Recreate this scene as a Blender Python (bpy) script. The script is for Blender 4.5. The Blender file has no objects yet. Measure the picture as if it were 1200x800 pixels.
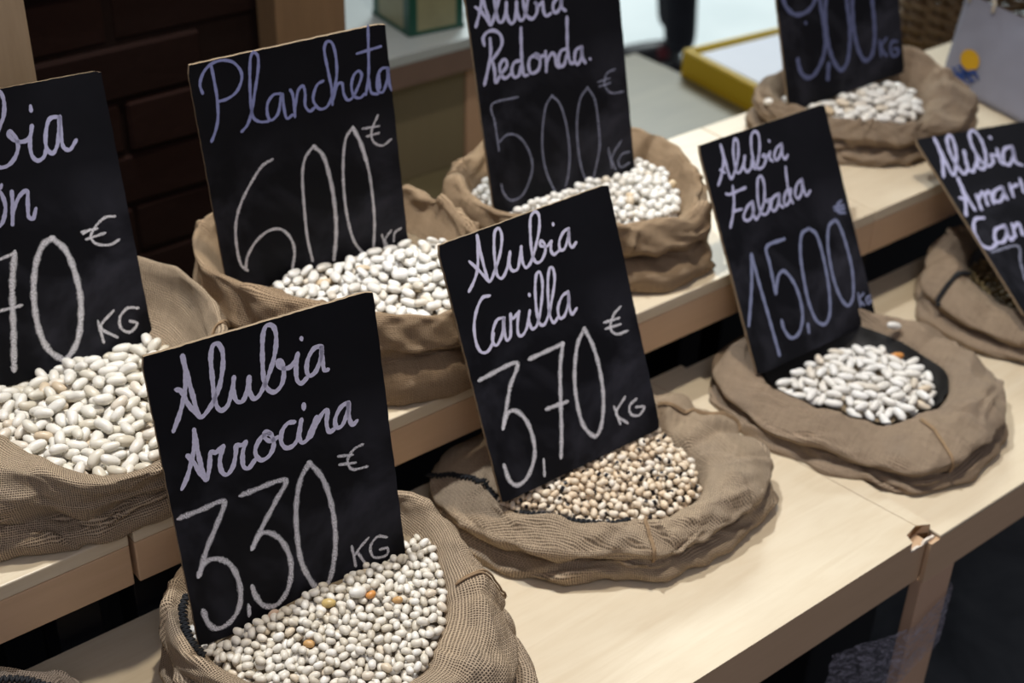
import bpy, bmesh, math, random
import numpy as np
from mathutils import Vector, Matrix, noise

C = bpy.context.scene
COL = C.collection
# ------------------------------------------------------------------ camera
cam_d = bpy.data.cameras.new('camera'); cam = bpy.data.objects.new('camera', cam_d); COL.objects.link(cam)
RX = Vector((0.77972374, -0.62565915, 0.02411447)); RD = Vector((-0.32414986, -0.43632132, -0.83937511)); RF = Vector((0.53568437, 0.646664, -0.54301743))
m = Matrix((RX, -RD, -RF)).transposed().to_4x4(); m.translation = Vector((0, 0, 1.0)); cam.matrix_world = m
cam_d.sensor_width = 36; cam_d.lens = 50.01; cam_d.clip_start = 0.05; cam_d.clip_end = 60
cam_d.dof.use_dof = True; cam_d.dof.focus_distance = 1.24; cam_d.dof.aperture_fstop = 4.8
C.camera = cam
# ------------------------------------------------------------------ world and lights
w = bpy.data.worlds.new('hall'); C.world = w; w.use_nodes = True
w.node_tree.nodes['Background'].inputs[0].default_value = (0.70, 0.68, 0.78, 1); w.node_tree.nodes['Background'].inputs[1].default_value = 0.26

def lamp(kind, name, loc, target, energy, color, size, **kw):
    d = bpy.data.lights.new(name, kind); o = bpy.data.objects.new(name, d); COL.objects.link(o)
    o.location = loc; o.rotation_euler = (Vector(target) - Vector(loc)).to_track_quat('-Z', 'Y').to_euler()
    d.energy = energy; d.color = color
    if kind == 'AREA': d.size = size
    else: d.shadow_soft_size = size
    for k, v in kw.items(): setattr(d, k, v)
    return o
lamp('SPOT', 'spotlight_cool', (0.55, 1.45, 2.3), (0.72, 0.74, 0.05), 150, (0.93, 0.96, 1.0), 0.035, spot_size=math.radians(66), spot_blend=1.0)
lamp('SPOT', 'spotlight_warm', (1.0, 0.95, 2.6), (0.9, 0.78, 0.05), 135, (1.0, 0.91, 0.78), 0.06, spot_size=math.radians(70), spot_blend=1.0)
lamp('AREA', 'front_fill', (-0.6, -1.2, 2.8), (0.8, 0.9, 0.2), 14, (0.90, 0.88, 1.0), 1.2)  # dim bluish fill from the camera side, added for the upright faces
lamp('AREA', 'hall_light', (4.2, 4.4, 3.0), (3.6, 3.9, -0.75), 230, (0.9, 1.0, 1.0), 1.6)
C.view_settings.view_transform = 'Standard'; C.view_settings.look = 'None'; C.view_settings.gamma = 1; C.view_settings.exposure = 0.0
C.view_settings.use_curve_mapping = False
C.cycles.max_bounces = 6; C.cycles.transparent_max_bounces = 12

# ------------------------------------------------------------------ node helpers
class NT:
    def __init__(s, name):
        s.m = bpy.data.materials.new(name); s.m.use_nodes = True; s.t = s.m.node_tree; s.n = s.t.nodes; s.l = s.t.links
        s.b = s.n['Principled BSDF']; s.out = s.n['Material Output']
    def add(s, ty, **kw):
        x = s.n.new(ty)
        for k, v in kw.items(): setattr(x, k, v)
        return x
    def put(s, sock, v):
        if isinstance(v, bpy.types.NodeSocket): s.l.new(v, sock)
        elif v is not None: sock.default_value = v
    def math(s, op, a, b=None, c=None):
        x = s.add('ShaderNodeMath', operation=op)
        for i, v in enumerate((a, b, c)): s.put(x.inputs[i], v) if v is not None else None
        return x.outputs[0]
    def ramp(s, f, stops):
        x = s.add('ShaderNodeValToRGB'); s.l.new(f, x.inputs[0]); e = x.color_ramp.elements
        while len(e) < len(stops): e.new(0.5)
        for i, (p, c) in enumerate(stops):
            e[i].position = p; e[i].color = (*c, 1) if len(c) == 3 else c
        return x.outputs[0]
    def noise(s, vec, scale, detail=3, rough=0.5, dist=0.0, out=0):
        x = s.add('ShaderNodeTexNoise'); s.put(x.inputs['Vector'], vec); x.inputs['Scale'].default_value = scale
        x.inputs['Detail'].default_value = detail; x.inputs['Roughness'].default_value = rough; x.inputs['Distortion'].default_value = dist
        return x.outputs[out]
    def mapping(s, vec, scale=(1, 1, 1), loc=(0, 0, 0), rot=(0, 0, 0)):
        x = s.add('ShaderNodeMapping'); s.l.new(vec, x.inputs[0]); x.inputs['Scale'].default_value = scale; x.inputs['Location'].default_value = loc; x.inputs['Rotation'].default_value = rot
        return x.outputs[0]
    def mix(s, f, a, b, mode='MIX'):
        x = s.add('ShaderNodeMix', data_type='RGBA', blend_type=mode); s.put(x.inputs[0], f)
        s.put(x.inputs[6], (*a, 1) if isinstance(a, tuple) else a); s.put(x.inputs[7], (*b, 1) if isinstance(b, tuple) else b)
        return x.outputs[2]
    def bump(s, h, strength=0.5, dist=0.001):
        x = s.add('ShaderNodeBump'); s.l.new(h, x.inputs['Height']); x.inputs['Strength'].default_value = strength; x.inputs['Distance'].default_value = dist
        s.l.new(x.outputs[0], s.b.inputs['Normal'])
    def coord(s, which='Object'):
        return s.add('ShaderNodeTexCoord').outputs[which]
    def fin(s, color=None, rough=0.6, spec=0.4, metal=0.0):
        s.put(s.b.inputs['Base Color'], (*color, 1) if isinstance(color, tuple) else color)
        s.put(s.b.inputs['Roughness'], rough); s.b.inputs['Specular IOR Level'].default_value = spec; s.b.inputs['Metallic'].default_value = metal
        return s.m

def plain(name, col, rough=0.6, spec=0.4, var=0.0, scale=20):
    n = NT(name)
    if var:
        f = n.noise(n.coord(), scale, 4)
        c = n.mix(f, tuple(x * (1 - var) for x in col), tuple(min(1, x * (1 + var)) for x in col))
        return n.fin(c, rough, spec)
    return n.fin(col, rough, spec)

def wood(name, base, dark, grain=0.35, rough=0.42, axis=(1.5, 14, 14), spec=0.4):
    n = NT(name); co = n.coord()
    v = n.mapping(co, axis)
    g1 = n.noise(v, 3.0, 6, 0.6, 1.2); g2 = n.noise(n.mapping(co, tuple(a * 6 for a in axis)), 3.0, 4, 0.6)
    cl = n.noise(co, 3.5, 3, 0.5, 0.8)
    f = n.ramp(g1, [(0.35, (0, 0, 0)), (0.75, (1, 1, 1))])
    c = n.mix(n.math('MULTIPLY', f, grain), base, dark)
    c = n.mix(n.math('MULTIPLY', n.ramp(g2, [(0.45, (0, 0, 0)), (0.8, (1, 1, 1))]), grain * 0.5), c, dark)
    c = n.mix(n.math('MULTIPLY', n.ramp(cl, [(0.4, (0, 0, 0)), (0.7, (1, 1, 1))]), 0.25), c, tuple(x * 1.12 for x in base))
    n.bump(g2, 0.12, 0.0006)
    return n.fin(c, rough, spec)

def burlap(name, light=(0.60, 0.46, 0.315), dark=(0.034, 0.023, 0.013), grey=0.25):
    n = NT(name)
    uv = n.add('ShaderNodeUVMap').outputs[0]
    wob = n.noise(n.mapping(uv, (0.16, 0.16, 1)), 1.0, 2, 0.5, 0, 1)
    wv = n.add('ShaderNodeVectorMath', operation='SCALE'); n.l.new(wob, wv.inputs[0]); wv.inputs['Scale'].default_value = 0.8
    va = n.add('ShaderNodeVectorMath', operation='ADD'); n.l.new(uv, va.inputs[0]); n.l.new(wv.outputs[0], va.inputs[1])
    sx = n.add('ShaderNodeSeparateXYZ'); n.l.new(va.outputs[0], sx.inputs[0]); u, v = sx.outputs[0], sx.outputs[1]
    P = math.pi
    fu = n.math('FLOOR', u); fv = n.math('FLOOR', v)
    hu = n.math('ABSOLUTE', n.math('SINE', n.math('MULTIPLY', u, P)))
    hv = n.math('ABSOLUTE', n.math('SINE', n.math('MULTIPLY', v, P)))
    ph1 = n.math('COSINE', n.math('MULTIPLY', n.math('ADD', v, fu), P))       # warp over / under
    ph2 = n.math('COSINE', n.math('MULTIPLY', n.math('ADD', n.math('ADD', u, fv), 1.0), P))
    # thread thickness variation
    tn = n.noise(n.mapping(uv, (1.0, 0.06, 1)), 1.0, 2); tm = n.noise(n.mapping(uv, (0.06, 1.0, 1)), 1.0, 2)
    a = n.math('MULTIPLY', n.math('POWER', hu, 0.85), n.math('MULTIPLY_ADD', ph1, 0.05, 0.95))
    a = n.math('MULTIPLY', a, n.math('MULTIPLY_ADD', tn, 0.6, 0.70))
    b = n.math('MULTIPLY', n.math('POWER', hv, 0.85), n.math('MULTIPLY_ADD', ph2, 0.05, 0.95))
    b = n.math('MULTIPLY', b, n.math('MULTIPLY_ADD', tm, 0.6, 0.70))
    h = n.math('MAXIMUM', a, b)
    fib = n.noise(n.mapping(uv, (2.5, 2.5, 1)), 1.0, 3, 0.7)
    col = n.ramp(h, [(0.60, dark), (0.86, tuple(x * .72 + y * .28 for x, y in zip(light, dark))), (0.95, light)])
    col = n.mix(n.math('MULTIPLY', fib, 0.25), col, tuple(x * 0.75 for x in light), 'MIX')
    big = n.noise(n.coord(), 9, 3, 0.6)
    col = n.mix(n.math('MULTIPLY', n.ramp(big, [(0.52, (0, 0, 0)), (0.72, (1, 1, 1))]), grey), col, (0.12, 0.12, 0.125))
    big2 = n.noise(n.coord(), 22, 3, 0.6)
    col = n.mix(n.math('MULTIPLY', big2, 0.40), col, tuple(x * 0.66 for x in light))
    n.bump(n.math('ADD', h, n.math('MULTIPLY', fib, 0.35)), 1.0, 0.0018)
    return n.fin(col, 0.95, 0.1)

def bean_mat(name, cols, rough=0.38, spec=0.45, dirt=0.3):
    """cols: ramp of skin colours picked per bean"""
    n = NT(name)
    oi = n.add('ShaderNodeObjectInfo').outputs['Random']; ge = n.add('ShaderNodeNewGeometry').outputs['Random Per Island']
    r = n.math('FRACT', n.math('ADD', n.math('MULTIPLY', oi, 7.31), n.math('MULTIPLY', ge, 3.77)))
    k = len(cols)
    c = n.ramp(r, [(p, c) for p, c in cols])
    f = n.noise(n.coord(), 220, 3, 0.6)
    c = n.mix(n.math('MULTIPLY', n.ramp(f, [(0.5, (0, 0, 0)), (0.8, (1, 1, 1))]), dirt), c, (0.62, 0.50, 0.33))
    n.b.inputs['Subsurface Weight'].default_value = 0.0
    return n.fin(c, rough, spec)

M = {}
M['birch'] = wood('birch_plywood', (0.67, 0.575, 0.42), (0.50, 0.38, 0.23), 0.45)
M['birch_edge'] = wood('birch_edge', (0.61, 0.415, 0.255), (0.48, 0.315, 0.18), 0.35, 0.5)
M['leg_wood'] = wood('leg_wood', (0.62, 0.40, 0.26), (0.48, 0.30, 0.18), 0.35, 0.5, (14, 14, 1.5))
M['pale_post'] = wood('pale_post', (0.46, 0.34, 0.21), (0.30, 0.20, 0.11), 0.5, 0.5, (14, 14, 1.2))
M['shaded_post'] = wood('shaded_post', (0.20, 0.12, 0.06), (0.12, 0.07, 0.035), 0.5, 0.5, (14, 14, 1.2))  # brown lowered to carry the shadow on the rear post
M['chip'] = plain('chipboard', (0.20, 0.105, 0.045), 0.9, 0.1, 0.6, 400)
M['splinter'] = plain('torn_veneer', (0.75, 0.66, 0.55), 0.8, 0.2, 0.2, 300)
M['burlap'] = burlap('burlap')
M['burlap_warm'] = burlap('burlap_warm', (0.54, 0.385, 0.24), (0.05, 0.030, 0.017), 0.10)
M['burlap_grey'] = burlap('burlap_grey', (0.48, 0.36, 0.25), (0.06, 0.042, 0.028), 0.30)
M['burlap_dark'] = burlap('burlap_dark', (0.28, 0.22, 0.17), (0.04, 0.03, 0.022), 0.5)
M['thread'] = plain('black_thread', (0.012, 0.013, 0.015), 0.7, 0.3)
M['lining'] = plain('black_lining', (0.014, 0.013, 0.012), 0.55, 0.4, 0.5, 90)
M['seam'] = plain('seam_cord', (0.30, 0.205, 0.12), 0.95, 0.1, 0.3, 300)

n = NT('chalkboard'); co = n.coord()
s1 = n.noise(n.mapping(co, (1, 1, 1)), 9, 4, 0.6, 0.4); s2 = n.noise(n.mapping(co, (60, 3, 8)), 4, 3, 0.6)
f = n.math('MULTIPLY', n.ramp(s1, [(0.42, (0, 0, 0)), (0.78, (1, 1, 1))]), 0.8)
sy = n.add('ShaderNodeSeparateXYZ'); n.l.new(co, sy.inputs[0])
low = n.ramp(n.math('MULTIPLY', sy.outputs[2], -3.6), [(0.30, (0.08, 0.08, 0.08)), (0.55, (1, 1, 1))])   # the price half is wiped and rewritten
f = n.math('MULTIPLY', f, low)
c = n.mix(f, (0.0035, 0.0037, 0.0058), (0.055, 0.055, 0.072))
sc = n.ramp(n.noise(n.mapping(co, (45, 45, 400)), 3, 2, 0.5), [(0.74, (0, 0, 0)), (0.80, (1, 1, 1))])
c = n.mix(n.math('MULTIPLY', n.math('MULTIPLY', sc, low), 0.25), c, (0.25, 0.25, 0.30))
n.bump(s2, 0.08, 0.0004)
M['board'] = n.fin(c, 0.62, 0.15)
M['board_edge'] = plain('board_edge', (0.26, 0.19, 0.12), 0.8, 0.2, 0.35, 120)

def chalk(name, col, thr, soft, amp):
    n = NT(name); uv = n.add('ShaderNodeUVMap').outputs[0]
    g = n.noise(n.mapping(uv, (1.5, 0.9, 1)), 1.0, 3, 0.7)
    sx = n.add('ShaderNodeSeparateXYZ'); n.l.new(uv, sx.inputs[0])
    e = n.add('ShaderNodeAttribute', attribute_name='edge').outputs['Fac']     # 0 in the middle of the stroke, 1 at its side
    d = n.math('SUBTRACT', n.math('MULTIPLY_ADD', n.math('POWER', e, 3.0), -amp, g), thr)
    a = n.math('MULTIPLY', d, soft); a = n.math('MINIMUM', n.math('MAXIMUM', a, 0.0), 1.0)
    n.l.new(a, n.b.inputs['Alpha'])
    c = n.mix(n.noise(n.mapping(uv, (0.5, 0.5, 1)), 1.0, 3), tuple(x * 0.8 for x in col), tuple(min(1, x * 1.15) for x in col))
    return n.fin(c, 0.9, 0.1)
M['p'] = chalk('chalk_pen', (0.72, 0.70, 0.88), 0.05, 6.0, 0.30)
M['p2'] = chalk('chalk_pen_soft', (0.47, 0.47, 0.66), 0.05, 6.0, 0.30)
M['p3'] = chalk('chalk_pen_violet', (0.30, 0.33, 0.60), 0.05, 6.0, 0.30)
M['c'] = chalk('chalk_stick', (0.92, 0.89, 0.97), 0.39, 8.0, 0.24)
M['q'] = chalk('chalk_pen_blue', (0.22, 0.245, 0.38), 0.05, 6.0, 0.30)
M['r'] = chalk('chalk_pen_dim', (0.11, 0.125, 0.23), 0.05, 6.0, 0.30)
M['f'] = chalk('faint_chalk', (0.46, 0.48, 0.64), 0.36, 3.0, 0.30)

# ------------------------------------------------------------------ object helpers
def link(name, me, mat=None, parent=None, smooth=False):
    o = bpy.data.objects.new(name, me); COL.objects.link(o)
    if mat is not None:
        for mm in (mat if isinstance(mat, (list, tuple)) else [mat]): me.materials.append(mm)
    if smooth: me.polygons.foreach_set('use_smooth', [True] * len(me.polygons))
    if parent is not None: o.parent = parent
    return o
def tag(o, label=None, cat=None, group=None, kind=None):
    if label: o['label'] = label
    if cat: o['category'] = cat
    if group: o['group'] = group
    if kind: o['kind'] = kind
    return o
def thing(name, label, cat, loc=(0, 0, 0), group=None):
    o = bpy.data.objects.new(name, None); COL.objects.link(o); o.location = loc; o.empty_display_size = 0.05
    return tag(o, label, cat, group)
def from_bm(name, bm, mat, parent=None, smooth=False, loc=None):
    me = bpy.data.meshes.new(name); bm.normal_update(); bm.to_mesh(me); bm.free()
    o = link(name, me, mat, parent, smooth)
    if loc is not None: o.location = loc
    return o
def add_box(bm, lo, hi, mi=0):
    v = [bm.verts.new((x, y, z)) for x in (lo[0], hi[0]) for y in (lo[1], hi[1]) for z in (lo[2], hi[2])]
    for a in ((0, 1, 3, 2), (4, 6, 7, 5), (0, 4, 5, 1), (2, 3, 7, 6), (0, 2, 6, 4), (1, 5, 7, 3)):
        bm.faces.new([v[i] for i in a]).material_index = mi
    return v
def box(name, lo, hi, mat, parent=None, bevel=0.0015, smooth=False):
    """box in world numbers; origin at its lower centre when it has no parent"""
    c = Vector(((lo[0] + hi[0]) / 2, (lo[1] + hi[1]) / 2, lo[2]))
    base = c if parent is None else Vector((0, 0, 0))
    p = Vector((0, 0, 0)) if parent is None else parent.location
    bm = bmesh.new(); off = base if parent is None else p
    add_box(bm, [a - b for a, b in zip(lo, off)], [a - b for a, b in zip(hi, off)])
    if bevel: bmesh.ops.bevel(bm, geom=bm.edges[:], offset=bevel, segments=2, affect='EDGES', profile=0.5)
    o = from_bm(name, bm, mat, parent, smooth)
    if parent is None: o.location = c
    return o
def tube_bm(bm, pts, rad, seg=8, cap=True):
    """tube along a polyline; rad a number or one per point"""
    n = len(pts); rings = []
    pts = [Vector(p) for p in pts]; up = Vector((0, 0, 1)); prev = None
    for i, p in enumerate(pts):
        t = (pts[min(i + 1, n - 1)] - pts[max(i - 1, 0)]).normalized()
        if prev is None:
            a = t.cross(up); a = a if a.length > 1e-3 else t.cross(Vector((1, 0, 0)))
        else: a = prev - t * prev.dot(t)
        a.normalize(); prev = a; b = t.cross(a)
        r = rad[i] if isinstance(rad, (list, tuple)) else rad
        rings.append([bm.verts.new(p + (a * math.cos(k * 2 * math.pi / seg) + b * math.sin(k * 2 * math.pi / seg)) * r) for k in range(seg)])
    for i in range(n - 1):
        for k in range(seg):
            bm.faces.new((rings[i][k], rings[i][(k + 1) % seg], rings[i + 1][(k + 1) % seg], rings[i + 1][k]))
    if cap: bm.faces.new(rings[0][::-1]); bm.faces.new(rings[-1])

def catmull(pts, step):
    pts = [np.array(p, float) for p in pts]
    if len(pts) < 3:
        L = np.linalg.norm(pts[1] - pts[0]) if len(pts) > 1 else 0; k = max(1, int(L / step))
        return [pts[0] + (pts[-1] - pts[0]) * i / k for i in range(k + 1)]
    P = [2 * pts[0] - pts[1]] + pts + [2 * pts[-1] - pts[-2]]; out = []
    for i in range(1, len(P) - 2):
        a, b, c, d = P[i - 1:i + 3]; L = np.linalg.norm(c - b); k = max(2, int(L / step))
        # centripetal-like: damp tangents so that tight turns do not overshoot
        ta = (c - a) * 0.5; tb = (d - b) * 0.5
        for t, L0 in ((ta, L), (tb, L)):
            ln = np.linalg.norm(t)
            if ln > L0 * 1.1 and ln > 0: t *= L0 * 1.1 / ln
        for j in range(k):
            t = j / k; t2, t3 = t * t, t * t * t
            out.append((2 * t3 - 3 * t2 + 1) * b + (t3 - 2 * t2 + t) * ta + (-2 * t3 + 3 * t2) * c + (t3 - t2) * tb)
    out.append(P[-2]); return out
# ------------------------------------------------------------------ the setting
def struct(o): o['kind'] = 'structure'; return o
n = NT('dark_floor'); f = n.noise(n.coord(), 7, 5, 0.65, 0.6)
M['dark_floor'] = n.fin(n.ramp(f, [(0.3, (0.022, 0.028, 0.033)), (0.7, (0.085, 0.098, 0.105))]), 0.45, 0.4)
n = NT('light_floor'); f = n.noise(n.coord(), 2.0, 4, 0.6)
M['light_floor'] = n.fin(n.ramp(f, [(0.3, (0.55, 0.60, 0.60)), (0.7, (0.68, 0.72, 0.71))]), 0.35, 0.4)
struct(box('floor', (-3, -2.0, -0.80), (8, 2.35, -0.75), M['dark_floor'], bevel=0))
struct(box('floor', (-3, 2.35, -0.80), (8, 9.0, -0.75), M['light_floor'], bevel=0))
# brick wall behind the left stand: every brick its own piece
M['shaded_mortar'] = plain('shaded_mortar', (0.013, 0.007, 0.0055), 0.95, 0.1, 0.3, 60)  # the wall's shade is put into the brick and mortar colours
n = NT('shaded_brick'); r = n.add('ShaderNodeObjectInfo').outputs['Random']; f = n.noise(n.coord(), 40, 4, 0.6)
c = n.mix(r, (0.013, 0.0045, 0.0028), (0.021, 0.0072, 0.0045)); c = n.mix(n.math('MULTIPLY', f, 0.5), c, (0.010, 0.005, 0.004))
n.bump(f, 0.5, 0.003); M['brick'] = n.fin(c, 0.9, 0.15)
wall = struct(box('wall_back', (-0.6, 1.64, -0.75), (0.93, 1.74, 1.25), M['shaded_mortar'], bevel=0))
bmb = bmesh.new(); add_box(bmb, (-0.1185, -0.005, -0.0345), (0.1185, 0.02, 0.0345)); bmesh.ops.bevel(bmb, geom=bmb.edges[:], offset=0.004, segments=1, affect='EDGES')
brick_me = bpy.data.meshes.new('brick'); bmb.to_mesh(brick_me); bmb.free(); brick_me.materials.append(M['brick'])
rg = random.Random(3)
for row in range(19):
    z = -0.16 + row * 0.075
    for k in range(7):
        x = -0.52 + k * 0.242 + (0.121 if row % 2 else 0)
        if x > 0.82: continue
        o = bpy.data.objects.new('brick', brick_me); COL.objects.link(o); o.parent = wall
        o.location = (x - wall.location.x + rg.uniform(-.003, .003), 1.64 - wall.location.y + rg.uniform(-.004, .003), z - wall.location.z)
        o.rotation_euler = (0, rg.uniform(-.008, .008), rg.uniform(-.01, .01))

# ------------------------------------------------------------------ lower display tables
def poly_slab(bm, pts, z0, z1, mi=0, side=0):
    lo = [bm.verts.new((x, y, z0)) for x, y in pts]; hi = [bm.verts.new((x, y, z1)) for x, y in pts]
    bm.faces.new(hi).material_index = mi; bm.faces.new(lo[::-1]).material_index = mi
    n = len(pts)
    for i in range(n):
        f = bm.faces.new((lo[i], lo[(i + 1) % n], hi[(i + 1) % n], hi[i])); f.material_index = side
t1 = thing('display_table', 'light birch display table at the front with a chipped right corner', 'table', (0.45, 0.82, -0.75))
bm = bmesh.new(); L = t1.location
pts = [(-0.35, 0.624), (1.083, 0.624), (1.088, 0.636), (1.1085, 0.640), (1.0905, 0.80), (1.066, 1.02), (-0.35, 1.02)]
poly_slab(bm, [(x - L.x, y - L.y) for x, y in pts], -0.012 - L.z, 0.0 - L.z, 0, 1)
from_bm('tabletop', bm, [M['birch'], M['birch_edge']], t1)
bm = bmesh.new(); poly_slab(bm, [(x - L.x, y - L.y) for x, y in [(1.1095, 0.640), (1.124, 0.632), (1.125, 0.75), (1.125, 1.02), (1.067, 1.02), (1.0915, 0.80)]], -0.012 - L.z, -0.0002 - L.z, 0, 1)
from_bm('edge_strip', bm, [M['birch'], M['birch_edge']], t1)
bm = bmesh.new(); poly_slab(bm, [(x - L.x, y - L.y) for x, y in [(-0.35, 0.6245), (1.083, 0.6245), (1.1115, 0.6245), (1.1115, 0.642), (-0.35, 0.642)]], -0.067 - L.z, -0.0125 - L.z, 0, 0)
from_bm('apron', bm, M['birch_edge'], t1)
bm = bmesh.new(); rg = random.Random(5)          # the torn corner: raw chipboard and a lip of white splinters
poly_slab(bm, [(x - L.x, y - L.y) for x, y in [(1.084, 0.6365), (1.108, 0.6405), (1.1245, 0.6330), (1.1245, 0.66), (1.084, 0.66)]], -0.022 - L.z, -0.0006 - L.z)
bmesh.ops.subdivide_edges(bm, edges=bm.edges[:], cuts=3, use_grid_fill=True)
for v in bm.verts: v.co += Vector((0, rg.uniform(-.0015, .001), 0))
from_bm('torn_edge', bm, M['chip'], t1)
bm = bmesh.new(); x = 1.083; top = []; bot = []
while x < 1.126:
    top.append((x, -0.0128 + rg.uniform(0, .002) + .002 * (x > 1.105))); bot.append((x, -0.0135 - rg.uniform(0, .001))); x += 0.004
for (a, b), (c_, d) in zip(zip(top, bot), zip(top[1:], bot[1:])):
    vs = [bm.verts.new((p[0] - L.x, 0.6232 - L.y, p[1] - L.z)) for p in (a, c_, d, b)]; ws = [bm.verts.new((p[0] - L.x, 0.6262 - L.y, p[1] - L.z)) for p in (a, c_, d, b)]
    bm.faces.new(vs); bm.faces.new(ws[::-1]); bm.faces.new((vs[0], ws[0], ws[1], vs[1])); bm.faces.new((vs[3], vs[2], ws[2], ws[3]))
from_bm('splinter_lip', bm, M['splinter'], t1)
for lx in (-0.30, 0.80):
    for ly in (0.66, 0.96):
        box('leg', (lx, ly, -0.75), (lx + 0.045, ly + 0.045, -0.0125), M['leg_wood'], t1)
t2 = thing('display_table', 'light birch display table at the right, with a flat front leg wrapped in plastic film', 'table', (1.7, 0.82, -0.75))
L = t2.location
box('tabletop', (1.1265, 0.6178, -0.013), (2.3, 1.02, -0.008), M['birch'], t2)
bm = bmesh.new(); poly_slab(bm, [(1.112 - L.x, 0.618 - L.y), (2.3 - L.x, 0.618 - L.y), (2.3 - L.x, 0.636 - L.y), (1.1265 - L.x, 0.636 - L.y), (1.1265 - L.x, 0.6235 - L.y), (1.112 - L.x, 0.6235 - L.y)], -0.070 - L.z, -0.0135 - L.z)
from_bm('apron', bm, M['birch_edge'], t2)
bm = bmesh.new(); add_box(bm, (1.1265 - L.x, .637 - L.y, -.04 - L.z), (2.3 - L.x, 1.02 - L.y, -.0135 - L.z)); from_bm('under_board', bm, M['birch_edge'], t2)
box('leg', (1.112, 0.6185, -0.75), (1.172, 0.634, -0.0705), M['leg_wood'], t2)
box('leg', (2.22, 0.6185, -0.75), (2.28, 0.634, -0.0705), M['leg_wood'], t2)
for lx in (1.16, 2.22): box('leg', (lx, 0.95, -0.75), (lx + 0.05, 0.99, -0.0405), M['leg_wood'], t2)
# crate in the dark under the table, plastic film round the leg
M['black_and_shade'] = plain('black_paint_and_shade', (0.006, 0.006, 0.008), 0.5, 0.3)  # paint of the black box; on bench legs and panels it imitates shade
cb = thing('storage_box', 'black storage box in the shade behind the film-wrapped leg', 'box', (1.13, 0.8, -0.75))
box('body', (1.080, 0.72, -0.75), (1.205, 0.90, -0.10), M['black_and_shade'], cb, 0.004)
box('lid', (1.074, 0.715, -0.0995), (1.211, 0.905, -0.075), M['black_and_shade'], cb, 0.004)
n = NT('plastic_film'); f = n.noise(n.mapping(n.coord(), (1, 1, 2.2)), 38, 5, 0.75, 2.5)
n.bump(f, 1.0, 0.01); n.put(n.b.inputs['Alpha'], n.ramp(f, [(0.42, (0.08, 0.08, 0.08)), (0.64, (0.65, 0.65, 0.65))])); M['film'] = n.fin((0.75, 0.72, 0.85), 0.12, 0.8)  # pale opaque streaks stand in for highlights on the wrinkles
bm = bmesh.new(); NU, NV = 70, 26; g = []
for i in range(NU + 1):
    row = []
    a = i / NU
    if a < .45: x, y = 1.02 + (1.11 - 1.02) * a / .45, 0.655 - 0.043 * a / .45
    elif a < .85: x, y = 1.11 + .063 * (a - .45) / .4, 0.6135
    else: x, y = 1.175, 0.6135 + (a - .85) / .15 * .025
    for j in range(NV + 1):
        b = j / NV; z = -0.118 - 0.085 * b - 0.035 * (1 - a) + 0.02 * a
        w_ = noise.noise(Vector((x * 40, z * 55 + x * 60, 3.1))) * .004 * (1 if a < .45 else .35)
        row.append(bm.verts.new((x, y - abs(w_) * 1.2, z + noise.noise(Vector((x * 30, j * .2, 9))) * .006)))
    g.append(row)
for i in range(NU):
    for j in range(NV): bm.faces.new((g[i][j], g[i + 1][j], g[i + 1][j + 1], g[i][j + 1]))
tag(from_bm('plastic_film', bm, M['film'], None, True), 'clear plastic film wound around the front leg of the right table', 'plastic film')

# ------------------------------------------------------------------ upper shelf, two units with a gap between
def shelf_unit(x0, x1, label, legs):
    t = thing('display_bench', label, 'bench', ((x0 + x1) / 2, 1.15, -0.75))
    box('bench_top', (x0, 0.984, 0.124), (x1, 1.308, 0.14), M['birch'], t)
    box('apron', (x0, 0.9845, 0.076), (x1, 1.002, 0.1235), M['birch_edge'], t)
    box('shade_panel', (x0, 1.291, -0.72), (x1, 1.303, 0.1235), M['black_and_shade'], t)  # added black sheet that keeps the space under the bench dark
    for lx in legs:
        for ly in (1.03, 1.24): box('leg', (lx, ly, -0.75), (lx + .045, ly + .045, 0.1235), M['black_and_shade'], t)  # legs coloured black in place of the shade under the bench
    return t
shelf_unit(-0.6, 0.3655, 'raised birch bench at the left carrying the sack of large white beans', (-0.55, 0.30))
shelf_unit(0.3705, 1.43, 'raised birch bench in the middle carrying the 6,00 and 5,00 sacks', (0.38, 1.36))
shelf_unit(1.431, 2.45, 'raised birch bench at the top right carrying the 9,00 sack and the tote bag', (1.45, 2.38))

# posts at the back of the shelf
tag(box('wooden_post', (0.385, 1.335, -0.75), (0.478, 1.375, 1.3), M['pale_post']), 'pale wooden post at the top left corner, above the sign of large beans', 'post')
tag(box('wooden_post', (0.895, 1.585, -0.75), (1.003, 1.635, 1.3), M['shaded_post']), 'shaded wooden post behind the 6,00 sign', 'post')

# ------------------------------------------------------------------ back platforms, far counter
n = NT('olive_board'); f = n.noise(n.mapping(n.coord(), (1.2, 6, 6)), 4, 4, 0.6)
M['olive'] = n.fin(n.ramp(f, [(0.3, (0.135, 0.112, 0.058)), (0.7, (0.18, 0.155, 0.085))]), 0.38, 0.45)
pf = thing('back_platform', 'smooth olive brown platform behind the raised benches', 'platform', (1.0, 1.6, -0.75))
box('platform_top', (-0.5, 1.392, -0.125), (0.88, 1.622, -0.10), M['olive'], pf)
box('platform_top', (0.8805, 1.32, -0.125), (1.985, 1.58, -0.10), M['olive'], pf)
box('platform_top', (1.01, 1.5805, -0.125), (1.985, 2.02, -0.10), M['olive'], pf)
for lx, ly in ((-0.45, 1.5), (1.9, 1.34), (1.9, 1.93), (1.04, 1.9), (0.9, 1.34)): box('leg', (lx, ly, -0.75), (lx + .04, ly + .04, -0.1255), M['shaded_post'], pf)
sb = thing('tray_stand', 'low brown stand under the yellow tray and the wicker basket', 'stand', (2.3, 1.6, -0.75))
box('stand_top', (1.9865, 1.32, -0.125), (2.78, 1.865, -0.10), M['olive'], sb)
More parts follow.
